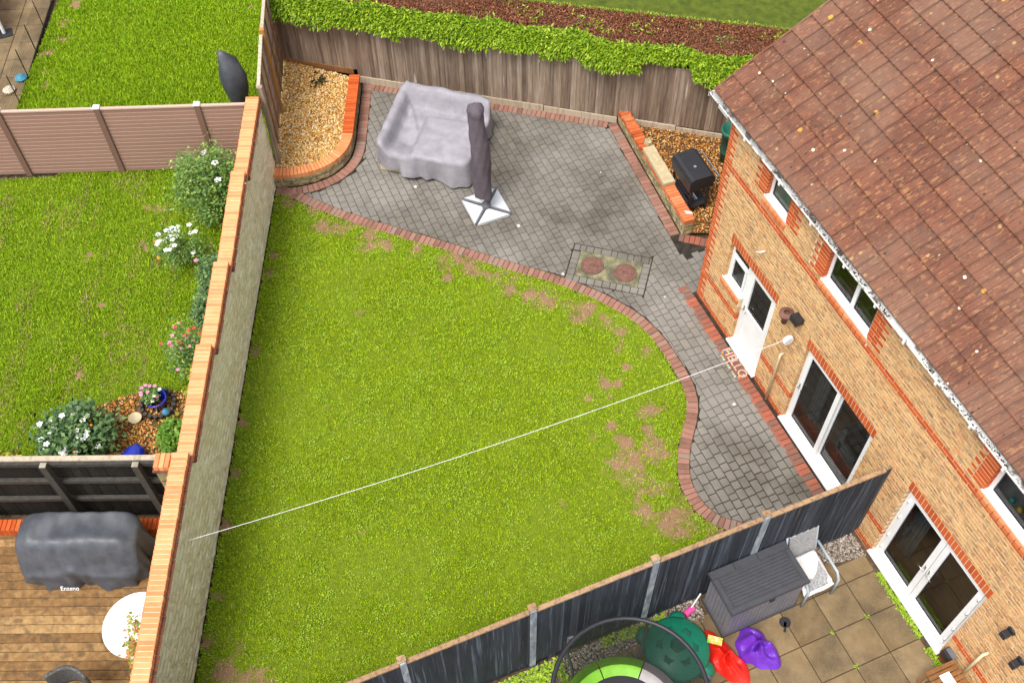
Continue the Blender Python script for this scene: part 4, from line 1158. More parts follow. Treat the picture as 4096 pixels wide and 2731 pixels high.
# ------------------------------------------------------------------ pink-brown composite fence (left)
M['comp'] = mk('pink_brown_composite', [(0, (.27, .155, .115)), (1, (.36, .215, .16))], scale=60, rough=.75, isl=.25)
M['comp_d'] = mk('composite_post', [(0, (.17, .095, .07)), (1, (.22, .125, .09))], scale=60, rough=.75, isl=0)
M['comp_l'] = mk('composite_light', [(0, (.50, .34, .27)), (1, (.58, .40, .32))], scale=60, rough=.7, isl=0)
PA = Vector((-6.817, -7.524, 0)); PD = Vector((-.701, -1.814, 0)).normalized(); PN = Vector((-PD.y, PD.x, 0))
if PN.x < 0: PN = -PN
MP = Matrix(((PD.x, PN.x, 0, PA.x), (PD.y, PN.y, 0, PA.y), (0, 0, 1, 0), (0, 0, 0, 1)))
pf = thing('composite_fence', MP @ Vector((2, 0, 0)), 'pink-brown composite fence of horizontal slats with white post caps', 'fence')
ps = [0, 1.944, 3.86, 5.78]
for a, b in ((-.97, -.055), (.055, 1.89), (2.0, 3.805), (3.915, 5.72)):
    for i in range(17):
        z = .03 + i * .098
        mb = MB(); mb.cbox(a, b, -.012, .012, z, z + .091, .004, MP); mb.build('slat', M['comp'], pf)
        mb = MB(); mb.box(a, b, -.010, .016, z + .0915, z + .0975, MP); mb.build('slat_edge', M['comp_l'], pf)
    mb = MB(); mb.cbox(a, b, -.03, .03, 1.70, 1.745, .012, MP); mb.build('top_rail', M['comp_l'], pf)
for s in ps:
    mb = MB(); mb.cbox(s - .055, s + .055, -.05, .05, 0, 1.75, .01, MP); mb.build('post', M['comp_d'], pf)
    mb = MB(); mb.cbox(s - .065, s + .065, -.06, .06, 1.752, 1.80, .03, MP); mb.build('post_cap', M['upvc'], pf)

# ------------------------------------------------------------------ black fence on the left of the wall
kf = thing('black_fence', W(6.97, 1.8), 'black stained timber fence with pale top edge, posts facing the deck', 'fence')
its = []; o = .56
while o < 5.2:
    w = rb.uniform(.12, .14); mb = MB(); mb.box(6.935, 6.955 + rb.uniform(-.004, .006), o, o + w - .004, .05, 1.86, MW); its.append((mb.v, mb.f, .8)); o += w
pieces(kf, 'board', its, M['blackfence'])
for z in (.66, 1.25, 1.78):
    mb = MB(); mb.cbox(6.965, 7.035, .56, 5.2, z, z + .085, .006, MW); mb.build('rail', M['blackrail'], kf)
mb = MB(); mb.cbox(6.90, 6.985, .54, 5.2, 1.868, 1.90, .005, MW); mb.build('top_capping', M['paletimber'], kf)
for o in (.86, 2.245, 3.75):
    mb = MB(); mb.cbox(7.04, 7.13, o - .05, o + .05, 0, 1.93, .006, MW); mb.build('post', M['blackrail'], kf)
    mb = MB(); mb.box(7.042, 7.128, o - .048, o + .048, 1.932, 1.936, MW); mb.build('post_top', M['greypost'], kf)

# ------------------------------------------------------------------ raised bed on the left: curved wall with bricks on edge
BB = smooth_path([(-7.95, -4.0)] + BEDBASE[1:] + [(-5.90, -6.62)], 2)
lb = thing('raised_bed_wall', (-5.9, -5.0, 0), 'curved low stone wall topped with orange bricks on edge round the large gravel bed', 'garden wall')
its = []; its2 = []; pts = resample(BB, .077)
for i in range(len(pts) - 1):
    a, ta_ = pts[i]; b2, tb_ = pts[i + 1]
    na = -Vector((-ta_.y, ta_.x, 0)); nb_ = -Vector((-tb_.y, tb_.x, 0))
    straight = i < 23
    zt = .375 if straight else .335
    sh_ = .0 if straight else .012
    q = [a.lerp(b2, .06) + na * sh_, a.lerp(b2, .94) + nb_ * sh_, a.lerp(b2, .94) + nb_ * .225, a.lerp(b2, .06) + na * .225]
    mb = MB(); mb.prism([(p.x, p.y) for p in q][::-1], zt - .105, zt + rs.uniform(-.003, .003), chamfer=.004); (its if not straight else its2).append((mb.v, mb.f, .2))
pieces(lb, 'coping_brick', its, M['cap'])
pieces(lb, 'red_coping_brick', its2, M['redbrick'])
its = []
pts = resample(BB, .02)
for c in range(2):
    i = 0 if c == 0 else 5
    while i < len(pts) - 4:
        n = rs.choice([9, 12, 15, 19]); j = min(len(pts) - 1, i + n)
        z0, z1 = .0 + c * .125, .12 + c * .125
        P_ = [pts[k] for k in range(i, j + 1, max(1, (j - i) // 3))]
        if P_[-1] is not pts[j]: P_.append(pts[j])
        V = []; F = []
        m2 = len(P_)
        for zz in (z0, (z0 + z1) / 2, z1):
            for k, (p, t_) in enumerate(P_):
                nn = -Vector((-t_.y, t_.x, 0)); k2 = 0 if (k in (0, m2 - 1) or zz in (z0, z1)) else 1
                pp_ = p + t_ * (.004 if k == 0 else -.004 if k == m2 - 1 else 0) + nn * (.012 - k2 * rs.uniform(.004, .02) + rs.uniform(0, .004)); V.append((pp_.x, pp_.y, zz + (.003 if zz == z0 else -.003 if zz == z1 else 0)))
        for r_ in range(2):
            for k in range(m2 - 1): a = r_ * m2 + k; F.append((a, a + m2, a + m2 + 1, a + 1))
        its.append((V, F, .2)); i = j
pieces(lb, 'stone', its, M['stone_old'])
mb = MB(); n_ = len(pts)
for k, (p, t_) in enumerate(pts):
    nn = -Vector((-t_.y, t_.x, 0)); a = p + nn * .016; b_ = p + nn * .21; zt = .325 if k * .02 < 1.77 else .30
    mb.v += [(a.x, a.y, 0), (a.x, a.y, zt), (b_.x, b_.y, zt), (b_.x, b_.y, 0)]
for k in range(n_ - 1):
    a = k * 4; mb.f += [(a, a + 4, a + 5, a + 1), (a + 1, a + 5, a + 6, a + 2), (a + 2, a + 6, a + 7, a + 3)]
mb.build('wall_core', M['stone_old'], lb)
GB = [(-8.05, -4.15)] + [(p[0], p[1]) for p in [(p_ - Vector((-t_.y, t_.x, 0)) * .19)[:2] for p_, t_ in pts[::8]]] + [(-6.22, -6.4), (-9.2, -5.35)]
sheet('gravel_bed', GB, .24, M['soil'])
P = sample_in(GB, 17000)
tag(stones('gravel', P, .262, M['gravel'], .014, .030, zvar=.014), 'golden pebbles filling the large curved raised bed', 'gravel')
P = np.array([(-8.2, -4.9)]) + NR.normal(size=(24, 2)) * [.09, .09]
tag(leafobj('dead_leaves', np.column_stack([P, NR.uniform(.29, .33, len(P))]), .09, M['moss'], up=.7), 'dark dead leaves lying on the large gravel bed', 'leaves')

# ------------------------------------------------------------------ low wall and gravel on the right
rw = thing('low_brick_wall', (-3.0, .6, 0), 'low stone wall with worn red bricks on top beside the barbecue', 'garden wall')
A0 = Vector((RBED_L[0][0], RBED_L[0][1], 0)); A1 = Vector((RBED_L[1][0], RBED_L[1][1], 0)); RD_ = (A1 - A0).normalized(); RN_ = Vector((-RD_.y, RD_.x, 0)); RLn = (A1 - A0).length
MR = Matrix(((RD_.x, RN_.x, 0, A0.x), (RD_.y, RN_.y, 0, A0.y), (0, 0, 1, 0), (0, 0, 0, 1)))
mb = MB(); mb.box(.02, RLn - .015, .015, .21, 0, .33, MR); mb.build('wall_core', M['stone_old'], rw)
old, new = [], []
n = int(RLn / .0765)
for i in range(n):
    x = RLn - (i + 1) * .0765; zt = .345 + .085 * (x / RLn); mb = MB()
    oldb = x < 1.35
    j = rs.uniform(-.01, .01) if oldb else rs.uniform(-.003, .003)
    zz = zt + (rs.uniform(-.02, .012) if oldb else rs.uniform(-.002, .002)); 
    mb.cbox(x + .004, x + .0715, -.004 + j, .226 + j, zt - .105, zz, .012 if oldb else .005, MR); (old if oldb else new).append((mb.v, mb.f, .2))
pieces(rw, 'brick', new, M['redbrick'] if False else M['sillbrick'])
pieces(rw, 'worn_brick', old, M['cap_old'])
its = []
for c in range(3):
    x = 0
    while x < RLn:
        L = rs.uniform(.15, .35); x1 = min(RLn, x + L)
        zt = (.24 + .085 * x / RLn); V, F = stone_face(x + .003, x1 - .003, zt * c / 3 + .003, zt * (c + 1) / 3 - .003, .014, .02, .018, rs, MR, nx=3, nz=2); its.append((V, F, .2)); x = x1
pieces(rw, 'stone', its, M['stone_old'])
ME = MR @ Matrix.Translation((RLn, 0, 0)) @ Matrix.Rotation(math.pi / 2, 4, 'Z')
its = []
for c in range(3):
    V, F = stone_face(.01, .21, .106 * c + .003, .106 * (c + 1) - .003, .012, .02, .014, rs, ME, nx=3, nz=2); its.append((V, F, .2))
pieces(rw, 'end_stone', its, M['stone_old'])
# white paint splash on the end brick
mb = MB(); mb.prism([(RLn - .26, .10), (RLn - .17, .12), (RLn - .155, .17), (RLn - .13, .235), (RLn - .20, .225), (RLn - .23, .17)], .4325, .4345, MR); mb.build('paint_splash', flat('white_paint', (.8, .78, .74), rough=.6), rw)
M['sandstone'] = mk('sandstone_block', [(0, (.42, .33, .18)), (.5, (.56, .46, .29)), (1, (.66, .57, .42))], scale=10, detail=6, rough=.9, isl=.5, bump=.3, jitter=.08)
def block(name, x0, x1, y0, y1, z0, z1, label, m):
    o = thing(name, MR @ Vector(((x0 + x1) / 2, (y0 + y1) / 2, z0)), label, 'stone block')
    mb = MB(); mb.cbox(x0, x1, y0, y1, z0, z1, .012, MR); return mb, o
for x0, x1, y0, y1, lab in ((1.34, 1.89, -.01, .235, 'pale grey-cream coping block farther from the house on the worn low wall'), (1.895, 2.42, -.015, .235, 'sandy yellow coping block nearer the red bricks of the low wall')):
    mb = MB(); z = .345 + .085 * x1 / RLn + .004; mb.cbox(x0, x1, y0, y1, z, z + .095, .012, MR)
    o = mb.build('coping_block', M['sandstone']); tag(o, lab, 'stone block')
mb = MB(); rr_ = random.Random(3)
mb.add([(math.cos(a) * .13 * rr_.uniform(.8, 1.1) * (1 if l == 0 else .7), math.sin(a) * .10 * rr_.uniform(.8, 1.1) * (1 if l == 0 else .7), l * .07) for l in (0, 1) for a in [k * 6.283 / 8 for k in range(8)]],
       [(i, (i + 1) % 8, 8 + (i + 1) % 8, 8 + i) for i in range(8)] + [tuple(range(8, 16))], MR @ Matrix.Translation((1.15, .2, .37)))
tag(mb.build('rock', M['stone_old']), 'small lichen-covered rock on the worn brick end of the low wall', 'rock')

GR = [tuple((MR @ Vector((.0, .2, 0)))[:2]), tuple((MR @ Vector((RLn, .2, 0)))[:2]), (-1.22, .84), (-.55, 1.75), (.0, 2.4), (0, 5.5), (-1.1, 5.5), (-4.55, .92)]
sheet('gravel_patch', GR, .012, M['soil'])
P = sample_in(GR, 15000); P = P[(P[:, 1] < 3.9)]
tag(stones('gravel', P, .034, M['gravel_warm'], .013, .028, zvar=.012), 'orange gravel round the barbecue between low wall and fence', 'gravel')

# ------------------------------------------------------------------ hedge behind the fence
M['sprig'] = leafmat('conifer_sprig', [(0, (.06, .14, .004)), (.35, (.15, .27, .008)), (.7, (.28, .40, .015)), (1, (.46, .55, .06))], scale=2.2, isl=.6)
M['deadtwig'] = leafmat('dead_hedge_clipping', [(0, (.045, .015, .01)), (.4, (.15, .05, .025)), (.72, (.30, .11, .045)), (.92, (.50, .22, .10)), (1, (.30, .33, .04))], scale=1.8, isl=.6)
hd = thing('hedge', MF @ Vector((3.5, .7, 0)), 'broad conifer hedge cut flat, brown dead top with bright green edges', 'hedge')
mb = MB(); mb.grid(lambda u, v: (-1.6 + 10.4 * u, .16 + (1.0 + .25 * u) * v, 1.70 + .14 * math.sin(v * math.pi) + .03 * math.sin(u * 23)), 40, 6, MF); mb.build('cut_top', M['soil'], hd)
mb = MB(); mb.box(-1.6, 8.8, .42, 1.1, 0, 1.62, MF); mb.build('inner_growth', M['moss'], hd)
def sprigs(P3, size, m, name, droop=.25, outward=None):
    n = len(P3); d = NR.normal(size=(n, 3)) * .55
    if outward is not None: d += outward
    d[:, 2] -= droop * .5; d /= np.linalg.norm(d, axis=1)[:, None]
    w = np.cross(d, np.array([0, 0, 1.0]) + NR.normal(size=(n, 3)) * .5); w /= np.linalg.norm(w, axis=1)[:, None]
    s = (size * NR.uniform(.6, 1.4, n))[:, None]
    V = np.stack([P3, P3 + d * s * .55 + w * s * .17, P3 + d * s, P3 + d * s * .55 - w * s * .17], 1).reshape(-1, 3) - np.array(org(hd))
    link(name, np_mesh(name, V, np.arange(4 * n, dtype=np.int32).reshape(-1, 4), m), hd, kind='stuff')
def toF(S, N_, Z): return np.stack([FA.x + FD.x * S + FN.x * N_, FA.y + FD.y * S + FN.y * N_, Z], 1)
n = 60000
S = NR.uniform(-1.7, 8.9, n); t = NR.rand(n) ** .8
lo = -.33 + .05 * np.sin(S * 3.1) + .07 * (noise2(np.column_stack([S, S * 0]), 2.3, 3) - .5) * 2
front = lo + .10; N_ = front + t * .42 + .06 * (S > 3)
Z = 1.70 + .24 * np.sin(np.clip(t * 1.35, 0, 1) * 1.57) + NR.normal(size=n) * .03 - .10 * (noise2(np.column_stack([S, S]), 4, 5) - .4) * (t < .3)
lowcut = noise2(np.column_stack([S, t * 0]), 3.3, 15)
Z += np.where(t < .2, -NR.uniform(0, .16, n) * (lowcut > .4), 0)
o_ = np.array([-FN.x, -FN.y, 0]) * .75 + np.array([0, 0, -.15])
gap = (S > 4.6) & (S < 8) & (t < .28) & (noise2(np.column_stack([S, S]), 2.2, 51) > .55)
sprigs(toF(S, N_, Z)[~gap], .10, M['sprig'], 'green_front', outward=o_)
n = 60000; S = NR.uniform(-.6, 8.9, n); wd = .95 + .42 * np.clip((S - 1) / 8, 0, 1); N_ = .06 + NR.rand(n) * wd
Z = 1.86 + NR.normal(size=n) * .022 + .04 * (noise2(np.column_stack([S, N_]), 3, 6) - .5)
lim = .05 + .12 * noise2(np.column_stack([S, N_]), 2.2, 61)
sel = (N_ > lim) & (S > -.2 - N_)
sprigs(toF(S, N_, Z)[sel], .055, M['deadtwig'], 'dead_top', droop=0)
n = 16000; S = NR.uniform(-.8, 8.95, n); wd = 1.03 + .42 * np.clip((S - 1) / 8, 0, 1); t = NR.rand(n)
sprigs(toF(S, wd - .06 + t * .14, 1.88 - t * .25 + NR.normal(size=n) * .02), .06, M['sprig'], 'green_back', outward=-o_)
n = 2600; S = NR.uniform(-.5, 8.8, n); N_ = NR.uniform(.1, 1.1, n); k_ = noise2(np.column_stack([S, N_]), 2.6, 66) > .62
sprigs(toF(S, N_, np.full(n, 1.9))[k_], .07, M['sprig'], 'green_tufts', droop=0)
n = 9000; t = NR.rand(n); sprigs(toF(8.75 + t * .25 + NR.normal(size=n) * .03, NR.uniform(-.1, 1.35, n), 1.88 - t * .5), .07, M['sprig'], 'green_end')
for s in (5.2, 6.4, 7.3):
    mb = MB(); mb.tube([(s, .5, 0), (s + .05, .35, .8), (s + .22, .2, 1.45), (s + .5, .12, 1.6)], [.05, .045, .03, .02], 7, MF); mb.build('trunk', M['batten'], hd, smooth=True)
# ------------------------------------------------------------------ objects
def smst(a, b, x): t = max(0, min(1, (x - a) / (b - a))); return t * t * (3 - 2 * t)
def cover(name, Mx, U, V, hf, zb, mat, parent, folds=9, amp=.03, flare=.05, seed=1, lift=None):
    rs2 = random.Random(seed); ph = [rs2.uniform(0, 6.28) for _ in range(4)]; mb = MB(); n = 144; nr, ns = 22, 9
    def edge(t):
        a = 2 * math.pi * t; c, s = math.cos(a), math.sin(a); p = 9
        r = (abs(c) ** p + abs(s) ** p) ** (-1 / p); return c * r * U / 2, s * r * V / 2
    for j in range(nr + 1):
        k = j / nr
        for i in range(n):
            x, y = edge(i / n); x *= k; y *= k; mb.v.append((x + U / 2, y + V / 2, hf(x + U / 2, y + V / 2) - (.03 * smst(.94, 1, k))))
    for j in range(1, ns + 1):
        t = j / ns
        for i in range(n):
            x, y = edge(i / n); a = 2 * math.pi * i / n; L = math.hypot(x, y)
            f = amp * t * (math.sin(folds * a + ph[0]) + .6 * math.sin(folds * 2.3 * a + ph[1]) + .3 * math.sin(folds * 4 * a + ph[2] + 2 * t)) + flare * t
            top = hf(x + U / 2, y + V / 2) - .03; bot = zb + (lift(a) if lift else 0)
            mb.v.append((x + U / 2 + x / L * f, y + V / 2 + y / L * f, top + (bot - top) * t))
    for j in range(nr + ns):
        for i in range(n): l = (i + 1) % n; mb.f.append((j * n + i, j * n + l, (j + 1) * n + l, (j + 1) * n + i))
    mb.v = [tuple(Mx @ Vector(p)) for p in mb.v]
    return mb.build('cover', mat, parent, smooth=True)
def wr(u, v, s=5, a=.012): return a * (math.sin(s * u + 3 * math.sin(v * 2.1)) + .6 * math.sin(s * 1.9 * v + 2 * math.sin(u * 3)))
def frame(o, ux, vx): u = Vector(ux).normalized(); v = Vector(vx).normalized(); return Matrix(((u.x, v.x, 0, o[0]), (u.y, v.y, 0, o[1]), (0, 0, 1, 0 if len(o) < 3 else o[2]), (0, 0, 0, 1)))
M['greycloth'] = mk('grey_cover_fabric', [(0, (.24, .225, .25)), (1, (.33, .31, .34))], scale=5, rough=.75, isl=0, bump=.15, bscale=25)
M['darkcloth'] = mk('charcoal_cover_fabric', [(0, (.045, .05, .06)), (1, (.085, .09, .105))], scale=5, rough=.5, isl=0, bump=.2, bscale=20, spec=.5)
M['umbcloth'] = flat('plum_grey_fabric', (.10, .08, .095), rough=.8, bump=.4, bscale=20); M['black'] = flat('black_metal', (.022, .022, .026), rough=.45, bump=.1); M['grey'] = flat('grey_metal', (.13, .13, .15), rough=.5)
M['whitep'] = flat('white_plastic', (.78, .78, .77)); M['cream'] = flat('cream_plastic', (.66, .56, .36))
# covered corner sofa
MS = frame((-6.87, -3.36), (.62, .785, 0), (.785, -.62, 0))
t = thing('covered_sofa_set', (-5.6, -3.2, 0), 'large corner sofa set under a wrinkled pale grey cover on the patio', 'covered furniture')
def sofah(u, v):
    h = .46 + .40 * (1 - smst(.14, .34, v)) ; h = max(h, .46 + (.36 - .10 * v / 1.8) * (1 - smst(.13, .30, u)))
    tb = smst(.62, .84, u) * smst(.50, .72, v); h = max(h, .46 + .21 * tb)
    h += .09 * math.exp(-((v - 1.75) / .22) ** 2) * (1 - tb); h -= .10 * math.exp(-((u - .58) ** 2 + (v - 1.3) ** 2) / .03)
    h += .05 * math.exp(-((u - v * .5 - .1) / .05) ** 2) * (1 - tb); return h + wr(u, v, 9, .016) * (1 - .7 * tb)
cover('c', MS, 1.98, 1.88, sofah, .07, M['greycloth'], t, folds=7, amp=.06, seed=3, lift=lambda a: .10 * max(0, math.cos(a - 2.2)) ** 4)
mb = MB(); mb.box(.06, .9, 1.2, 1.8, .02, .14, MS); mb.build('wooden_base', M['sandstone'], t)
# cantilever parasol in its cover, on four slabs
t = thing('parasol', (-3.56, -2.84, 0), 'closed parasol in a plum-grey cover standing on white granite slabs', 'parasol')
M['granite'] = mk('white_granite', [(0, (.42, .44, .46)), (1, (.66, .68, .69))], scale=70, rough=.7, isl=.1)
for sx in (-1, 1):
    for sy in (-1, 1):
        pass
for k in range(4):
    a = math.pi / 2 * k; c, s = math.cos(a), math.sin(a); mb = MB(); q = [(c * x - s * y - 3.56, s * x + c * y - 2.84) for x, y in ((.05, 0), (.385, -.345), (.385, .345))]; mb.prism(q, 0, .06, chamfer=.004); mb.build('base_slab', M['granite'], t)
    a += math.pi / 4; mb = MB(); mb.tube([(-3.56, -2.84, .075), (-3.56 + .53 * math.cos(a), -2.84 + .53 * math.sin(a), .075)], .022, 6); mb.build('base_arm', M['grey'], t)
mb = MB(); mb.lathe([(.09, .06), (.09, .12), (.035, .14), (.033, .6)], 16, Matrix.Translation((-3.56, -2.84, 0))); mb.build('pole', M['grey'], t, smooth=True)
mb = MB(); n = 26; 
for j in range(31):
    k = j / 30; z = .42 + 2.08 * k; cx, cy = -3.56 - .3 * k, -2.88 + .02 * k; r = .165 + .02 * math.sin(k * 5) if k < .93 else .165 * math.sqrt(max(.02, 1 - ((k - .93) / .075) ** 2))
    for i in range(n):
        a = 6.2832 * i / n; rr2 = r * (1 + .10 * math.sin(3 * a + k * 9) + .05 * math.sin(7 * a - k * 26)); mb.v.append((cx + rr2 * math.cos(a), cy + rr2 * math.sin(a), z))
mb.f = [(j * n + i, j * n + (i + 1) % n, (j + 1) * n + (i + 1) % n, (j + 1) * n + i) for j in range(30) for i in range(n)] + [tuple(30 * n + i for i in range(n))]; mb.build('cover', M['umbcloth'], t, smooth=True)
# manhole covers
M['iron'] = mk('rusty_iron', [(0, (.13, .06, .045)), (1, (.23, .115, .085))], scale=12, rough=.8, isl=0)
M['ironmark'] = flat('cast_mark', (.07, .04, .04), rough=.8)
for (x, y), lab in (((-1.362, -1.536), 'round rusty manhole cover farther from the house door'), ((-.949, -1.037), 'round rusty manhole cover nearer to the house door')):
    t = thing('manhole_cover', (x, y, 0), lab, 'manhole cover', 'round manhole covers in the patio'); T = Matrix.Translation((x, y, 0))
    mb = MB(); mb.lathe([(.225, 0), (.225, .006)], 32, T, capt=True); mb.build('rim', M['ironmark'], t); mb = MB(); mb.lathe([(.215, 0), (.215, .012)], 32, T, capt=True); mb.build('plate', M['iron'], t)
    mb = MB()
    for k in range(30):
        Mr = T @ Matrix.Rotation(k * 6.2832 / 30, 4, 'Z'); mb.box(.165, .2, -.004, .004, .010, .015, Mr @ Matrix.Rotation(.0, 4, 'Z'))
        if k % 3: mb.box(.11, .128, -.006, .004, .010, .015, Mr)
    for k in (-1, 0, 1): mb.box(-.06, .06, k * .03 - .004, k * .03 + .004, .010, .015, T @ Matrix.Rotation(.8, 4, 'Z'))
    mb.build('raised_marks', M['ironmark'], t)
# barbecue
MQ = frame((-2.53, .74), (1, -.03, 0), (.03, 1, 0)); t = thing('barbecue', (-2.1, 1.0, .03), 'black trolley barbecue with closed lid and side handle on the orange gravel', 'barbecue')
for x in (.03, .73):
    for y in (.05, .42): mb = MB(); mb.box(x - .022, x + .022, y - .022, y + .022, .03, .78, MQ); mb.build('leg', M['black'], t)
mb = MB(); mb.box(0, .76, .02, .46, .20, .225, MQ); mb.build('shelf', M['black'], t); mb = MB(); mb.box(.0, .76, .03, .05, .45, .48, MQ); mb.build('crossbar', M['black'], t)
mb = MB(); mb.cbox(.0, .76, -.02, .50, .66, .80, .01, MQ); mb.build('firebox', M['black'], t)
mb = MB(); pr = [(-.03, .80), (-.03, .90), (.0, .97), (.06, 1.0), (.42, 1.0), (.50, .94), (.52, .80)]
mb.add([(x, a, b) for x in (-.015, .775) for a, b in pr], [(i, i + 1, 8 + i, 7 + i) for i in range(6)] + [tuple(range(6, -1, -1)), tuple(range(7, 14))], MQ); mb.build('lid', M['black'], t)
mb = MB(); mb.lathe([(.03, 1.0), (.03, 1.012)], 14, MQ @ Matrix.Translation((.45, .22, 0)), capt=True); mb.build('thermometer', M['chrome'], t)
mb = MB(); mb.tube([(.0, .52, .9), (.0, .60, .9), (.76, .60, .9), (.76, .50, .9)], .014, 8, MQ); mb.build('handle', M['chrome'], t)
mb = MB(); mb.box(.42, .62, .1, .3, .226, .24, MQ); mb.build('grill_tray', M['chrome'], t)
# green bin by the house corner
t = thing('green_planter', (-2.9, 2.15, .0), 'green plastic tub standing behind the house corner', 'tub'); mb = MB(); mb.lathe([(.14, .02), (.19, .8), (.22, .82), (.22, .9), (.19, .9), (.17, .3)], 16, Matrix.Translation((-2.78, 2.2, 0))); mb.build('tub', flat('green_plastic', (.02, .13, .09)), t, smooth=True)
# fittings on the house wall
def single(name, mb, m, lab, cat, smooth=False): return tag(mb.build(name, m, None, smooth=smooth), lab, cat)
mb = MB(); mb.tube([(2.595, .0, 1.40), (2.595, -.06, 1.40), (2.595, -.065, 1.25), (2.60, -.065, .03)], .022, 8); single('overflow_pipe', mb, M['cream'], 'cream pipe running down the wall between back door and sliding door', 'pipe', True)
mb = MB(); mb.tube([(8.04, 0, 1.29), (8.03, -.08, 1.27), (8.02, -.09, .45)], .026, 8); single('overflow_pipe', mb, M['cream'], 'white pipe on the wall right of the french doors', 'pipe', True)
mb = MB(); mb.tube([(1.50, 0, 2.82), (1.48, -.07, 2.80), (1.40, -.10, 2.74)], .013, 8); single('wall_hook', mb, M['upvc'], 'small bent white pipe end above the back door', 'pipe', True)
t = thing('washing_line_reel', (2.68, 0, 2.0), 'pale washing line reel on the wall holding the white line', 'reel'); mb = MB(); mb.lathe([(.085, -.035), (.09, -.02), (.09, .02), (.085, .035)], 18, Matrix.Translation((2.70, -.12, 1.97)) @ Matrix.Rotation(math.pi / 2, 4, 'Y'), capt=True); mb.build('drum', M['whitep'], t); mb = MB(); mb.box(2.68, 2.72, -.06, 0, 2.0, 2.06); mb.build('bracket', M['chrome'], t)
a, b = Vector((2.66, -.16, 1.94)), Vector((2.147, -9.86, 1.69)); mb = MB(); mb.tube([a.lerp(b, k / 20) - Vector((0, 0, .22 * (1 - (k / 10 - 1) ** 2))) for k in range(21)], .0045, 6); single('washing_line', mb, M['cream'] if False else M['whitep'], 'white washing line stretched across the lawn from house to stone wall', 'line')
t = thing('security_light', (2.55, 0, 2.45), 'black lantern and brown cone hanging above the pale line reel', 'light'); mb = MB(); mb.box(2.62, 2.80, -.16, -.02, 2.46, 2.58); mb.build('lamp_box', M['black'], t); mb = MB(); mb.lathe([(.0, -.28), (.045, -.27), (.06, -.1), (.12, -.05), (.12, -.02), (.05, 0)], 14, Matrix.Translation((2.5, -.13, 2.48))); mb.build('brown_cone', M['iron'], t, smooth=True)
for x, z, lab in ((8.05, 2.16, 'black round wall lamp right of the french doors'), (8.39, 1.9, 'black floodlight on the wall near the picture edge')):
    t = thing('wall_lamp', (x, 0, z), lab, 'lamp'); mb = MB(); mb.lathe([(.07, 0), (.06, .03), (.025, .04)], 14, Matrix.Translation((x, 0, z)) @ Matrix.Rotation(math.pi / 2, 4, 'X'), capt=True); mb.build('base', M['black'], t); mb = MB(); mb.cbox(x - .05, x + .05, -.15, -.05, z - .08, z + .03, .01); mb.build('head', M['black'], t)
t = thing('outdoor_socket', (7.67, 0, .3), 'black and grey box low on the wall beside the french doors', 'box'); mb = MB(); mb.cbox(7.6, 7.78, -.12, -.01, .25, .42, .01); mb.build('box_body', M['black'], t); mb = MB(); mb.box(7.62, 7.80, -.09, -.01, .425, .45); mb.build('lid', M['grey'], t)
# HELLO mat
def textobj(s, size, Mx, m, parent, name, ext=.006):
    cu = bpy.data.curves.new(name, 'FONT'); cu.body = s; cu.size = size; cu.extrude = ext; cu.align_x = 'CENTER'; cu.align_y = 'CENTER'; tmp = bpy.data.objects.new('tmp', cu); COL.objects.link(tmp); bpy.context.view_layer.update()
    me = bpy.data.meshes.new_from_object(tmp.evaluated_get(bpy.context.evaluated_depsgraph_get())); bpy.data.objects.remove(tmp); me.materials.clear(); me.materials.append(m); o = link(name, me, parent); o.matrix_local = Matrix.Translation(-org(parent)) @ Mx; return o
t = thing('door_mat', (1.71, -.19, .005), 'small HELLO door mat with coloured pebble border below the back door', 'mat'); mb = MB(); mb.cbox(1.44, 1.98, -.29, -.06, .008, .02, .004); mb.build('mat', M['iron'], t)
textobj('HELLO', .23, Matrix.Translation((1.71, -.175, .026)), flat('pink_letters', (.62, .36, .26)), t, 'lettering')
bc = [flat('blue_bead', (.03, .18, .33)), flat('orange_bead', (.75, .28, .03)), flat('mint_bead', (.25, .5, .4)), flat('peach_bead', (.7, .4, .28))]
for k in range(34):
    q = k / 34 * 1.66; p = (1.42 + q, -.31) if q < .58 else (2.0, -.31 + q - .58) if q < .83 else (2.0 - (q - .83), -.06) if q < 1.41 else (1.42, -.06 - (q - 1.41)); mb = MB(); mb.lathe([(.024, .006), (.02, .024)], 8, Matrix.Translation((p[0], p[1], 0)), capt=True); mb.build('bead', bc[k % 4], t)
mb = MB(); mb.lathe([(.03, .005), (.035, .05), (.02, .10)], 10, Matrix.Translation((1.62, -.05, 0)), capt=True); single('ornament', mb, M['whitep'], 'tiny white ornament beside the HELLO mat', 'ornament', True)
# indoors
t = thing('armchair', (4.3, .5, .06), 'grey armchair seen through the sliding patio door', 'armchair'); cl = flat('grey_upholstery', (.16, .17, .18), rough=.9)
mb = MB(); mb.cbox(4.08, 4.55, .32, .85, .38, .52, .03); mb.build('seat', cl, t); mb = MB(); mb.cbox(4.02, 4.14, .32, .9, .45, .98, .04); mb.build('backrest', cl, t)
for y in (.32, .82): mb = MB(); mb.cbox(4.08, 4.5, y, y + .08, .45, .66, .02); mb.build('armrest', cl, t)
for x in (4.1, 4.5):
    for y in (.4, .8): mb = MB(); mb.tube([(x, y, .38), (x + .02, y, .06)], .014, 6); mb.build('leg', M['black'], t)
for x0, lab in ((3.12, 'grey curtain inside the sliding patio door'), (5.82, 'grey curtain inside the french doors')):
    mb = MB(); mb.grid(lambda u, v: (x0 + .32 * u, .42 + .03 * math.sin(u * 30), .07 + 2.2 * v), 40, 3); single('curtain', mb, cl, lab, 'curtain', True)
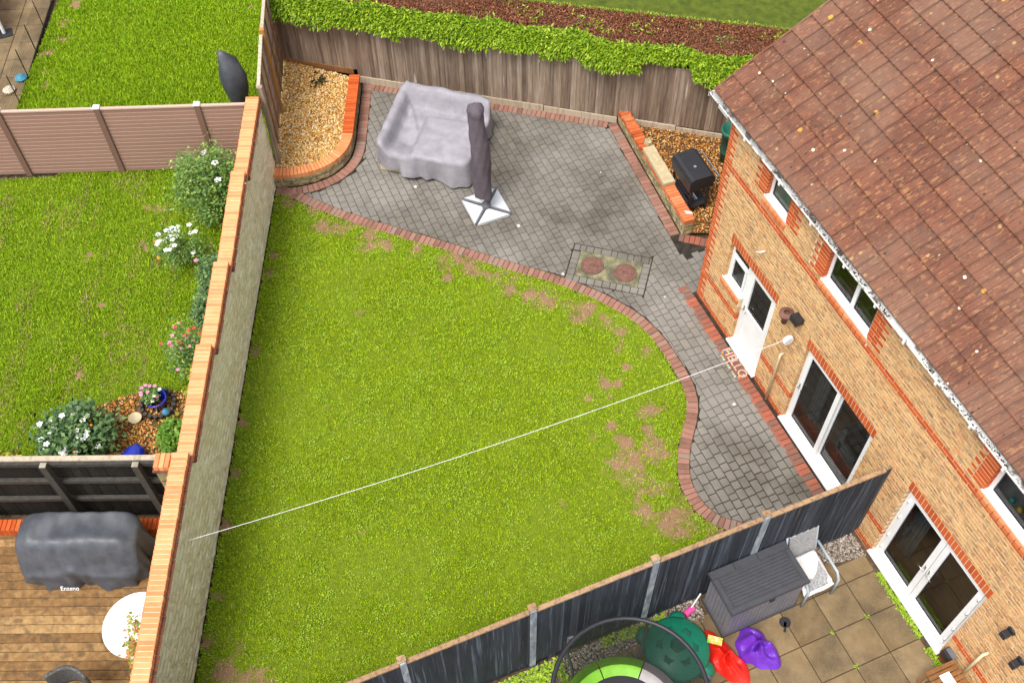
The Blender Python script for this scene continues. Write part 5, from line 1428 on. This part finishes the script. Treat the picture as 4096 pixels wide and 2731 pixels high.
mb = MB(); mb.cbox(.75, 1.08, .16, .38, 1.14, 1.30, .02); single('plastic_container', mb, M['whitep'], 'pale plastic box on the sill inside the small kitchen window', 'box')
for x, c, lab in ((6.9, (.02, .3, .25), 'green toy on the upstairs window sill'), (7.05, (.7, .5, .03), 'yellow toy on the upstairs window sill'), (7.2, (.05, .08, .2), 'dark blue toy on the upstairs window sill')): mb = MB(); mb.lathe([(.03, 3.64), (.05, 3.68), (.02, 3.74)], 8, Matrix.Translation((x, .22, 0)), capt=True); single('toy', mb, flat('toy_' + lab[:5], c), lab, 'toy')
# storage box
t = thing('storage_box', (5.7, -2.25, 0), 'big grey plastic garden storage box with ribbed charcoal lid', 'storage box'); gp = flat('grey_plastic', (.20, .20, .225)); dp = flat('charcoal_plastic', (.055, .057, .065), bump=.1)
mb = MB(); mb.box(5.42, 6.03, -2.86, -1.62, .05, .92); mb.build('body', gp, t); mb = MB(); mb.box(5.39, 6.06, -2.89, -1.59, 0, .06); mb.build('base', dp, t); its = []
for k in range(17): m2 = MB(); m2.box(6.031, 6.04, -2.85 + k * .0725, -2.85 + k * .0725 + .064, .07, .90); its.append((m2.v, m2.f, .9))
for k in range(8): m2 = MB(); m2.box(5.43 + k * .074, 5.43 + k * .074 + .066, -2.87, -2.861, .07, .9); its.append((m2.v, m2.f, .9))
pieces(t, 'panel_rib', its, gp); mb = MB(); mb.cbox(5.35, 6.075, -2.90, -1.57, .92, .98, .015); lid = mb.build('lid', dp, t)
its = []
for k in range(9): m2 = MB(); m2.cbox(5.50 + k * .053, 5.545 + k * .053, -2.80, -1.68, .981, .993, .005); its.append((m2.v, m2.f, 1))
for q in ((5.36, 5.485, -2.9, -2.5), (5.36, 5.46, -2.49, -2.1), (5.36, 5.485, -2.09, -1.58), (5.99, 6.07, -2.89, -1.58), (5.49, 5.99, -2.89, -2.82), (5.49, 5.99, -1.66, -1.58)): m2 = MB(); m2.cbox(*q, .981, 1.0, .006); its.append((m2.v, m2.f, 1))
pieces(lid, 'lid_rib', its, dp); mb = MB(); mb.cbox(6.07, 6.09, -2.25, -2.17, .86, .95, .005); mb.build('latch', M['black'], t)
# garden chair with towel
t = thing('garden_chair', (5.8, -1.25, 0), 'pale grey metal garden armchair with woven back beside the storage box', 'chair'); gm = flat('pale_grey_metal', (.36, .42, .46)); fb = mk('woven_mesh', [(0, (.16, .17, .18)), (1, (.5, .5, .5))], scale=30, isl=0, stretch=(1, 1, 4))
mb = MB(); mb.box(5.50, 6.06, -1.47, -1.05, .42, .45); mb.build('seat', fb, t); mb = MB(); mb.add([(5.50, -1.48, .42), (5.50, -1.0, .42), (5.36, -.98, .97), (5.36, -1.48, .97), (5.48, -1.48, .42), (5.48, -1.0, .42), (5.34, -.98, .97), (5.34, -1.48, .97)], [(0, 1, 2, 3), (7, 6, 5, 4), (0, 3, 7, 4), (1, 5, 6, 2), (3, 2, 6, 7)]); mb.build('backrest', fb, t)
for y in (-1.52, -.98):
    mb = MB(); mb.tube([(6.10, y, 0), (6.10, y, .55), (6.02, y, .66), (5.46, y, .68)], .022, 8); mb.build('armrest', gm, t, smooth=True); mb = MB(); mb.tube([(5.42, y, 0), (5.48, y, .45), (5.34, y, .99)], .018, 8); mb.build('leg', gm, t, smooth=True)
mb = MB(); mb.grid(lambda u, v: (5.52 + .58 * u, -1.50 + .48 * v + .03 * math.sin(u * 5), .47 + .05 * math.sin(u * 4 + v * 3) + .02 * math.sin(v * 9 + u * 5) - .05 * (u > .93)), 16, 14); tw = single('towel', mb, flat('white_towel', (.80, .74, .73), rough=1, bump=.5), 'crumpled white and pink towel lying on the garden chair', 'towel', True); md = tw.modifiers.new('s', 'SOLIDIFY'); md.thickness = .03
# bags
def bag(cx, cy, rx, ry, h, m, lab, seed, ang):
    r_ = random.Random(seed); p = [r_.uniform(0, 6) for _ in range(6)]; mb = MB(); n = 40; nr = 16
    for j in range(nr + 1):
        k = j / nr
        for i in range(n):
            a = 6.2832 * i / n; e = 1 + .14 * math.sin(2 * a + p[0]) + .10 * math.sin(3 * a + p[1]) + .05 * math.sin(7 * a + p[4]); z = h * (1 - k ** 2.2) * (1 + .30 * math.sin(3 * a + p[2] + 4 * k) + .22 * math.sin(5 * a - 7 * k + p[3])) + .012
            x = rx * k * e * math.cos(a); y = ry * k * e * math.sin(a); mb.v.append((cx + x * math.cos(ang) - y * math.sin(ang), cy + x * math.sin(ang) + y * math.cos(ang), z))
    mb.f = [(j * n + i, (j + 1) * n + i, (j + 1) * n + (i + 1) % n, j * n + (i + 1) % n) for j in range(nr) for i in range(n)]; return single('bag', mb, m, lab, 'bag')
bag(6.42, -2.5, .33, .30, .26, flat('purple_sack', (.14, .03, .42), rough=.35, bump=.3, bscale=15), 'crumpled shiny purple sack on the slabs in front of the storage box', 4, .3)
bag(6.36, -3.02, .42, .24, .20, flat('red_sack', (.75, .02, .01), rough=.4, bump=.3, bscale=15), 'crumpled red sack lying between turtle sandpit and purple sack', 8, .2)
mb = MB(); mb.box(-.11, .11, -.06, .06, 0, .02, Matrix.Translation((6.1, -3.08, .22)) @ Matrix.Rotation(.9, 4, 'Z')); single('magazine', mb, mk('printed_paper', [(0, (.2, .5, .05)), (.5, (.75, .5, .1)), (1, (.8, .75, .6))], scale=14, isl=0), 'colourful leaflet poking out of the red sack', 'leaflet')
mb = MB(); mb.lathe([(.09, .005), (.08, .02)], 12, Matrix.Translation((6.22, -1.88, 0)), capt=True); mb.box(-.02, .02, -.16, 0, .006, .02, Matrix.Translation((6.22, -1.88, 0)) @ Matrix.Rotation(1, 4, 'Z')); single('black_ornament', mb, M['black'], 'small black round object lying on the slabs by the storage box', 'ornament')
t = thing('toy_mallet', (5.45, -3.15, 0), 'pink toy mallet with pale handle leaning near the dark fence', 'toy'); mb = MB(); mb.tube([(5.52, -3.25, .07), (5.47, -3.08, .07)], .05, 12); mb.build('head', flat('pink_plastic', (.85, .08, .35)), t); mb = MB(); mb.tube([(5.49, -3.16, .07), (5.38, -2.93, .28)], .012, 6); mb.build('handle', M['whitep'], t)
# turtle sandpit
t = thing('turtle_sandpit', (5.98, -3.66, 0), 'green plastic turtle sandpit with domed shell lid beside the trampoline', 'sandpit'); tg = flat('turtle_green', (.004, .10, .06), rough=.4); tg2 = flat('turtle_pale_green', (.01, .19, .11), rough=.4); T = Matrix.Translation((5.98, -3.66, 0))
mb = MB(); mb.lathe([(.44, 0), (.48, .12), (.50, .2), (.47, .23), (.30, .32), (.0, .36)], 32, T); mb.build('shell', tg2, t, smooth=True); its = []
for k in range(13):
    cx, cy, n6, rr6 = (0, 0, 6, .12) if k == 0 else ((.225 * math.cos(k * 1.047), .225 * math.sin(k * 1.047), 6, .105) if k < 7 else (.375 * math.cos(k * 1.047 + .52), .375 * math.sin(k * 1.047 + .52), 5, .075)); m2 = MB(); hz = .37 - .9 * (cx * cx + cy * cy); m2.prism([(cx + rr6 * math.cos(i * 6.283 / n6 + .5), cy + rr6 * math.sin(i * 6.283 / n6 + .5)) for i in range(n6)], hz - .08, hz + .005, T, chamfer=.02); its.append((m2.v, m2.f, .2))
pieces(t, 'scute', its, tg)
for a, nm in ((2.6, 'foot'), (.6, 'foot'), (-.6, 'foot'), (3.8, 'head')): mb = MB(); mb.lathe([(.13, 0), (.14, .1), (.08, .16), (.0, .17)], 14, Matrix.Translation((5.98 + .5 * math.cos(a), -3.66 + .5 * math.sin(a), 0))); mb.build(nm, tg2, t, smooth=True)
# trampoline
t = thing('trampoline', (6.68, -4.92, 0), 'round child trampoline with black net enclosure and lime green pad', 'trampoline'); T = Matrix.Translation((6.68, -4.92, 0))
def ring(r, z, w, n=48): return [(6.68 + r * math.cos(6.2832 * k / n), -4.92 + r * math.sin(6.2832 * k / n), z) for k in range(n + 1)], w
mb = MB(); mb.tube(*ring(1.04, 1.70, .034), 8); mb.build('top_ring', M['black'], t, smooth=True); net = bpy.data.materials.new('black_net'); net.use_nodes = True; N_ = net.node_tree.nodes; trn = N_.new('ShaderNodeBsdfTransparent'); mxn = N_.new('ShaderNodeMixShader'); N_['Principled BSDF'].inputs['Base Color'].default_value = (.015, .015, .015, 1); mxn.inputs[0].default_value = .6; Lk_ = net.node_tree.links; Lk_.new(trn.outputs[0], mxn.inputs[1]); Lk_.new(N_['Principled BSDF'].outputs[0], mxn.inputs[2]); Lk_.new(mxn.outputs[0], N_['Material Output'].inputs[0])
mb = MB(); mb.lathe([(.80, .45), (.92, .8), (1.0, 1.25), (1.03, 1.69)], 48, T, capb=False); mb.build('net', net, t, smooth=True); mb = MB(); mb.lathe([(.0, .40), (.68, .40)], 40, T, capb=False); mb.build('mat', M['black'], t)
lime = flat('lime_pad', (.17, .42, .02), rough=.5, bump=.3); gpad = flat('grey_pad', (.3, .28, .28))
for k in range(8):
    mb = MB(); mb.grid(lambda u, v: (6.68 + (.66 + .28 * v) * math.cos((k + u * .97) * .7854), -4.92 + (.66 + .28 * v) * math.sin((k + u * .97) * .7854), .43 + .05 * math.sin(v * 3.1)), 8, 4); mb.build('pad', gpad if k == 2 else lime, t, smooth=True)
for k in range(6):
    a = k * 1.0472 + .35; c, s = math.cos(a), math.sin(a); mb = MB(); mb.tube([(6.68 + r * c, -4.92 + r * s, z) for r, z in ((1.0, 0), (1.02, .4), (1.16, .9), (1.15, 1.5), (1.05, 1.7))], .024, 8); mb.build('pole', M['grey'], t, smooth=True)
# wooden stool, bottom right
t = thing('wooden_stool', (8.0, -.35, 0), 'brown slatted wooden stool with paper on it beside the house wall', 'stool'); wd = M['batten']
for k in range(6): mb = MB(); mb.box(7.8 + k * .075, 7.86 + k * .075, -.6, -.1, .47, .5); mb.build('slat', wd, t)
for x in (7.82, 8.2):
    for y in (-.58, -.12): mb = MB(); mb.box(x - .02, x + .02, y - .02, y + .02, 0, .47); mb.build('leg', wd, t)
mb = MB(); mb.box(7.92, 8.18, -.45, -.28, .502, .51); single('paper', mb, M['whitep'], 'white paper lying on the wooden stool', 'paper')
# ------------------------------------------------------------------ deck and what stands on it
M['deck'] = wood('deck_board', [(0, (.11, .055, .02)), (.4, (.22, .12, .045)), (.75, (.36, .22, .09)), (1, (.46, .31, .16))], kn=False, dstr=.5)
M['deck'].node_tree.nodes['Mapping'].inputs['Scale'].default_value = (.45, .45, 1)
dk = thing('wooden_deck', W(9, 2.5), 'brown timber deck left of the long stone wall', 'deck'); sheet('x', [tuple(W(7.1, .27)[:2]), tuple(W(12, .27)[:2]), tuple(W(12, 5.5)[:2]), tuple(W(7.1, 5.5)[:2])], .03, M['blackfence'], kind=None, parent=dk).name = 'subframe'
its = []; L = 7.12
while L < 11.9: m2 = MB(); m2.cbox(L, L + .137, .265, 5.4, .055, .085 + rs.uniform(-.002, .002), .005, MW); its.append((m2.v, m2.f, 2)); L += .144
pieces(dk, 'deck_board', its, M['deck']); its = []
o = .9
while o < 5.2: m2 = MB(); m2.cbox(7.14, 7.34, o, o + .068, .09, .26, .005, MW); its.append((m2.v, m2.f, .2)); o += .076
pl_ = thing('brick_planter', W(7.24, 3), 'low row of orange bricks on edge at the foot of the black fence', 'brick edging'); pieces(pl_, 'brick', its, M['redbrick'])
MEz = MW @ Matrix.Translation((7.36, 1.03, .085)); t = thing('covered_barbecue', W(7.8, 2, .085), 'large charcoal weatherproof cover over a barbecue on the deck', 'covered barbecue')
def ezh(u, v): return .88 - .55 * smst(.42, .86, u) ** 1.5 * (1 - .35 * math.exp(-((v - 1.0) / .22) ** 2)) - .10 * (1 - smst(0, .2, v)) - .08 * smst(1.6, 1.85, v) + wr(u, v, 10, .016)
ce = cover('c', MEz, .86, 1.85, ezh, .03, M['darkcloth'], t, folds=8, amp=.055, seed=6)
_X = -WN; _Y = (-WD * .6 + Vector((0, 0, .8))).normalized(); _Z = _X.cross(_Y).normalized(); _p = W(8.33, 2.13, .24)
textobj('Enzeno', .10, Matrix(((_X.x, _Y.x, _Z.x, _p.x), (_X.y, _Y.y, _Z.y, _p.y), (_X.z, _Y.z, _Z.z, _p.z), (0, 0, 0, 1))), M['whitep'], t, 'lettering', .003)
t = thing('round_table', W(9.1, .78), 'white round garden table beside the wall on the deck', 'table'); T = Matrix.Translation(W(9.1, .79)); mb = MB(); mb.lathe([(.5, .70), (.51, .715), (.5, .73)], 48, T, capt=True); mb.build('tabletop', M['whitep'], t); mb = MB(); mb.lathe([(.2, .085), (.04, .12), (.04, .7)], 14, T); mb.build('pedestal', M['whitep'], t)
t = thing('wicker_chair', W(10.0, 1.7), 'dark grey wicker garden chair at the bottom edge on the deck', 'chair'); wk = mk('grey_wicker', [(0, (.03, .03, .03)), (1, (.16, .15, .14))], scale=40, isl=0, bump=.8, stretch=(1, 1, 3))
mb = MB(); mb.grid(lambda u, v: tuple(W(9.95 - .16 * math.sin(u * 3.14) - .03 * v + .35 * (u < .08 or u > .92) * 0, 1.3 + .62 * u, .45 + .45 * v)), 14, 12); o = mb.build('backrest', wk, t, smooth=True); o.modifiers.new('s', 'SOLIDIFY').thickness = .05; mb = MB(); mb.cbox(9.95, 10.45, 1.3, 1.92, .38, .48, .02, MW); mb.build('seat', wk, t)
for x in (10.0, 10.4):
    for y in (1.35, 1.87): mb = MB(); mb.box(x - .02, x + .02, y - .02, y + .02, .085, .4, MW); mb.build('leg', wk, t)
# ------------------------------------------------------------------ plants
def plant(name, c, rad, n, size, cols, lab, cat, fl=(), stems=9, up=.5, seed=0):
    r_ = np.random.RandomState(seed + 3); t = thing(name, (c[0], c[1], 0), lab, cat); m = leafmat(name + '_leaf_%d' % seed, cols, isl=.7)
    k = max(6, n // 90); cen = r_.normal(size=(k, 3)); cen /= np.linalg.norm(cen, axis=1)[:, None]; cen *= r_.uniform(.3, 1.0, (k, 1)) * np.array(rad); cen += np.array(c); cen[:, 2] = np.maximum(cen[:, 2], .05)
    P = np.repeat(cen, n // k, axis=0); P = P + r_.normal(size=P.shape) * np.array(rad) * .22; P[:, 2] = np.maximum(P[:, 2], .02); leafobj('foliage', P, size, m, t, up=up)
    mb = MB()
    for q in cen[:stems]: mb.tube([(c[0], c[1], 0), tuple((np.array((c[0], c[1], 0)) + q) / 2 + np.array((0, 0, .05))), tuple(q)], [.012, .008, .004], 5)
    mb.build('stem', M['batten'], t)
    for fm, cnt, fs in fl:
        for i in range(cnt):
            p = r_.normal(size=3); p[2] = abs(p[2]) + .4; p /= np.linalg.norm(p); p = np.array(c) + p * np.array(rad) * r_.uniform(.8, 1.15); mb = MB(); a0 = r_.uniform(0, 6)
            for q in range(5): a = a0 + q * 1.2566; mb.add([(p[0], p[1], p[2]), (p[0] + fs * math.cos(a - .5), p[1] + fs * math.sin(a - .5), p[2] + fs * .2), (p[0] + fs * 1.25 * math.cos(a), p[1] + fs * 1.25 * math.sin(a), p[2] + fs * .1), (p[0] + fs * math.cos(a + .5), p[1] + fs * math.sin(a + .5), p[2] + fs * .2)], [(0, 1, 2, 3)])
            mb.build('flower', fm, t)
    return t
WF = flat('white_petal', (.85, .85, .84)); PF = flat('pink_petal', (.75, .25, .45)); RF = flat('red_petal', (.65, .03, .05)); OF = flat('orange_petal', (.8, .25, .02))
g1 = [(0, (.035, .09, .015)), (.5, (.10, .20, .04)), (.85, (.24, .34, .05)), (1, (.42, .48, .07))]; g2 = [(0, (.03, .07, .02)), (.6, (.08, .16, .05)), (1, (.22, .32, .08))]; gy = [(0, (.10, .18, .01)), (.5, (.35, .36, .03)), (1, (.62, .40, .05))]
plant('rose_bush', (-5.7, -7.85, .75), (.72, .66, .72), 6500, .062, g1, 'tall green rose bush with one white bloom beside the pink-brown fence', 'bush', [(WF, 3, .06)], seed=1)
plant('cosmos', (-4.55, -8.75, .45), (.42, .5, .4), 1500, .05, g1, 'wispy cosmos covered in white flowers leaning over the left lawn', 'flowering plant', [(WF, 24, .045), (OF, 3, .03)], seed=2)
plant('shrub', (-3.5, -8.3, .5), (.6, .28, .5), 2600, .06, g2, 'dark green leafy shrub against the wall between cosmos and fuchsia', 'shrub', [(PF, 2, .04)], seed=3)
plant('shrub', (-2.9, -8.55, .45), (.4, .28, .45), 1900, .07, g2, 'broad-leaved green shrub against the wall just above the fuchsia', 'shrub', seed=4)
plant('fuchsia', (-2.05, -9.1, .5), (.5, .45, .5), 4200, .045, g1, 'bushy fuchsia with red and pink flowers against the wall', 'flowering plant', [(RF, 10, .03), (PF, 12, .03)], seed=5)
plant('yellow_shrub', (-1.45, -9.12, .35), (.4, .25, .32), 900, .09, gy, 'yellowing leafy plant between the fuchsia and the wall', 'shrub', seed=6)
plant('feathery_plant', (-.62, -9.75, .25), (.38, .3, .3), 2800, .07, [(0, (.04, .12, .01)), (.6, (.12, .26, .02)), (1, (.26, .38, .04))], 'feathery bright green plant in the gravel corner by the wall', 'plant', seed=7)
plant('anemone', (-1.15, -11.35, .4), (.55, .62, .42), 3600, .09, g2, 'large-leaved plant with many white flowers behind the black fence', 'flowering plant', [(WF, 34, .045), (OF, 6, .02)], seed=8)
plant('grassy_plant', (-1.35, -12.7, .25), (.3, .3, .35), 260, .22, gy, 'yellow-green strappy leaved plant at the left picture edge', 'plant', up=.1, seed=9)
plant('photinia', (3.15, -10.95, .75), (.45, .26, .6), 1300, .06, [(0, (.08, .14, .02)), (.5, (.30, .30, .04)), (.8, (.55, .16, .06)), (1, (.65, .08, .08))], 'red and green leaved shrub between white table and wall', 'shrub', seed=10)
sheet('gravel_corner', [tuple(W(a, b)[:2]) for a, b in ((4.5, .3), (4.6, 2.0), (4.9, 2.6), (6.9, 3.0), (6.9, .3))], .012, M['soil'])
P = sample_in([tuple(W(a, b)[:2]) for a, b in ((4.5, .3), (4.6, 2.0), (4.9, 2.6), (6.9, 3.0), (6.9, .3))], 6500); tag(stones('gravel', P, .03, M['gravel_warm'], .014, .03), 'orange-brown gravel corner beside the black fence', 'gravel')
blue = flat('cobalt_glaze', (.01, .025, .35), rough=.15, spec=.8)
mb = MB(); mb.lathe([(.10, .0), (.16, .12), (.17, .28), (.19, .30), (.17, .31), (.14, .2)], 24, Matrix.Translation((-.7, -10.33, .2)) @ Matrix.Rotation(math.radians(105), 4, Vector((.9, .4, 0)))); single('blue_pot', mb, blue, 'shiny cobalt blue pot lying on its side near the black fence', 'pot', True)
t = thing('flower_pot', (-1.52, -9.9, 0), 'blue pot of pink daisies ringed by small dark logs', 'pot'); T = Matrix.Translation((-1.52, -9.9, 0)); mb = MB(); mb.lathe([(.13, .02), (.19, .28), (.2, .3), (.17, .3), (.15, .22)], 20, T); mb.build('pot', blue, t, smooth=True)
for k in range(18): a = k * .349; mb = MB(); mb.tube([(-1.52 + .27 * math.cos(a), -9.9 + .27 * math.sin(a), 0), (-1.52 + .29 * math.cos(a), -9.9 + .29 * math.sin(a), .15)], .04, 6); mb.build('log', M['blackrail'], t)
plant('daisies', (-1.56, -9.98, .36), (.2, .2, .13), 900, .05, g1, 'pink and white daisies growing in the upright blue pot', 'flowers', [(PF, 8, .03), (WF, 3, .03)], seed=12)
for x, y, r, lab, c in ((-1.385, -10.33, .115, 'wide cream bowl on the gravel', (.55, .47, .3)), (-1.47, -10.57, .07, 'small clay pot beside the cream bowl', (.34, .26, .12))): mb = MB(); mb.lathe([(r * .7, .02), (r, .10), (r * .9, .10), (r * .6, .05), (0, .04)], 22, Matrix.Translation((x, y, .02))); single('garden_bowl', mb, flat('stoneware_%d' % int(r * 100), c), lab, 'bowl' if r > .1 else 'pot', True)
t = thing('garden_bird', (-1.1, -9.78, 0), 'blue and yellow bird ornament by the feathery plant', 'ornament'); mb = MB(); mb.lathe([(0, .3), (.06, .34), (.07, .4), (.0, .45)], 12, Matrix.Translation((-1.1, -9.78, 0))); mb.build('body', flat('dull_blue', (.08, .24, .38)), t, smooth=True); mb = MB(); mb.tube([(-1.1, -9.78, 0), (-1.1, -9.78, .31)], .01, 6); mb.build('stake', M['black'], t)
# ------------------------------------------------------------------ top left: black parasol cover, slab path, mesh fence, downpipe
mb = MB(); n = 24; prof = [(.10, .0), (.14, .5), (.22, .9), (.25, 1.2), (.19, 1.5), (.08, 1.72), (.03, 1.78)]
for r_, z in prof:
    for i in range(n): a = 6.2832 * i / n; q = r_ * (1 + .08 * math.sin(4 * a + z * 3)); mb.v.append((-8.0 + .08 * math.sin(z * 2) - .06 * z + q * math.cos(a), -6.62 + .05 * z * 0 - (.10 if z > 1.5 else 0) + q * 1.1 * math.sin(a), z))
mb.f = [(j * n + i, j * n + (i + 1) % n, (j + 1) * n + (i + 1) % n, (j + 1) * n + i) for j in range(len(prof) - 1) for i in range(n)] + [tuple(6 * n + i for i in range(n))]; single('covered_parasol', mb, M['darkcloth'], 'black covered parasol standing behind the end of the pink-brown fence', 'parasol', True)
PTH = [(-9.6, -11.35), (-13.9, -9.75), (-15.5, -11.0), (-13.0, -14.5), (-8.9, -12.9)]; pth = sheet('path', PTH, -.01, M['joint']); its = []
Mt = Matrix.Translation((-9.6, -11.35, 0)) @ Matrix.Rotation(math.atan2(1.6, -4.3), 4, 'Z')
for i in range(9):
    for j in range(-1, 6):
        m2 = MB(); m2.cbox(i * .6 + .006, i * .6 + .594, j * .6 + .006, j * .6 + .594, -.03, .012, .006, Mt); c_2 = np.mean(np.array(m2.v), axis=0)
        if inpoly([c_2[:2]], PTH)[0]: its.append((m2.v, m2.f, .6))
pieces(pth, 'slab', its, M['slab'])
t = thing('mesh_fence', (-11.5, -10.6, 0), 'low black wire mesh fence between slab path and upper lawn', 'fence'); A, B = Vector((-9.7, -11.3, 0)), Vector((-13.6, -9.8, 0)); d_ = (B - A).normalized()
for k in range(6): p = A.lerp(B, k / 5.0); mb = MB(); mb.tube([p, p + Vector((0, 0, .78))], .012, 5); mb.build('post', M['black'], t)
mb = MB()
for k in range(70): p = A.lerp(B, k / 69); mb.tube([p, p + Vector((0, 0, .7))], .0022, 3, cap=False)
for k in range(10): z = Vector((0, 0, .07 * k + .05)); mb.tube([A + z, B + z], .002, 3, cap=False)
mb.build('wire', M['black'], t, kind='stuff')
t = thing('neighbour_house_corner', (-13.0, -11.2, 0), 'brick house corner with white downpipe at the top left', 'house'); mb = MB(); mb.box(-13.3, -13.05, -14, -11.1, 0, .3); mb.box(-16, -13.05, -11.2, -11.1, 0, 1.2); mb.build('wall', M['redbrick'], t); mb = MB(); mb.tube([(-13.0, -10.98, .04), (-13.0, -11.0, 1.6)], .04, 8); mb.build('downpipe', M['upvc'], t); mb = MB(); mb.box(-13.15, -12.85, -11.1, -10.8, .013, .03); mb.build('drain', M['black'], t)
for x, y, c, lab in ((-11.25, -10.85, (.05, .25, .38), 'blue toy tangle on the slab path by the mesh fence'), (-10.95, -11.15, (.6, .5, .38), 'cream soft toy on the slab path by the mesh fence')): mb = MB(); mb.lathe([(.12, .01), (.14, .06), (.05, .13)], 9, Matrix.Translation((x, y, .01)), capt=True); single('dog_toy', mb, flat('toy_%d' % int(x * -10), c, bump=1), lab, 'toy')
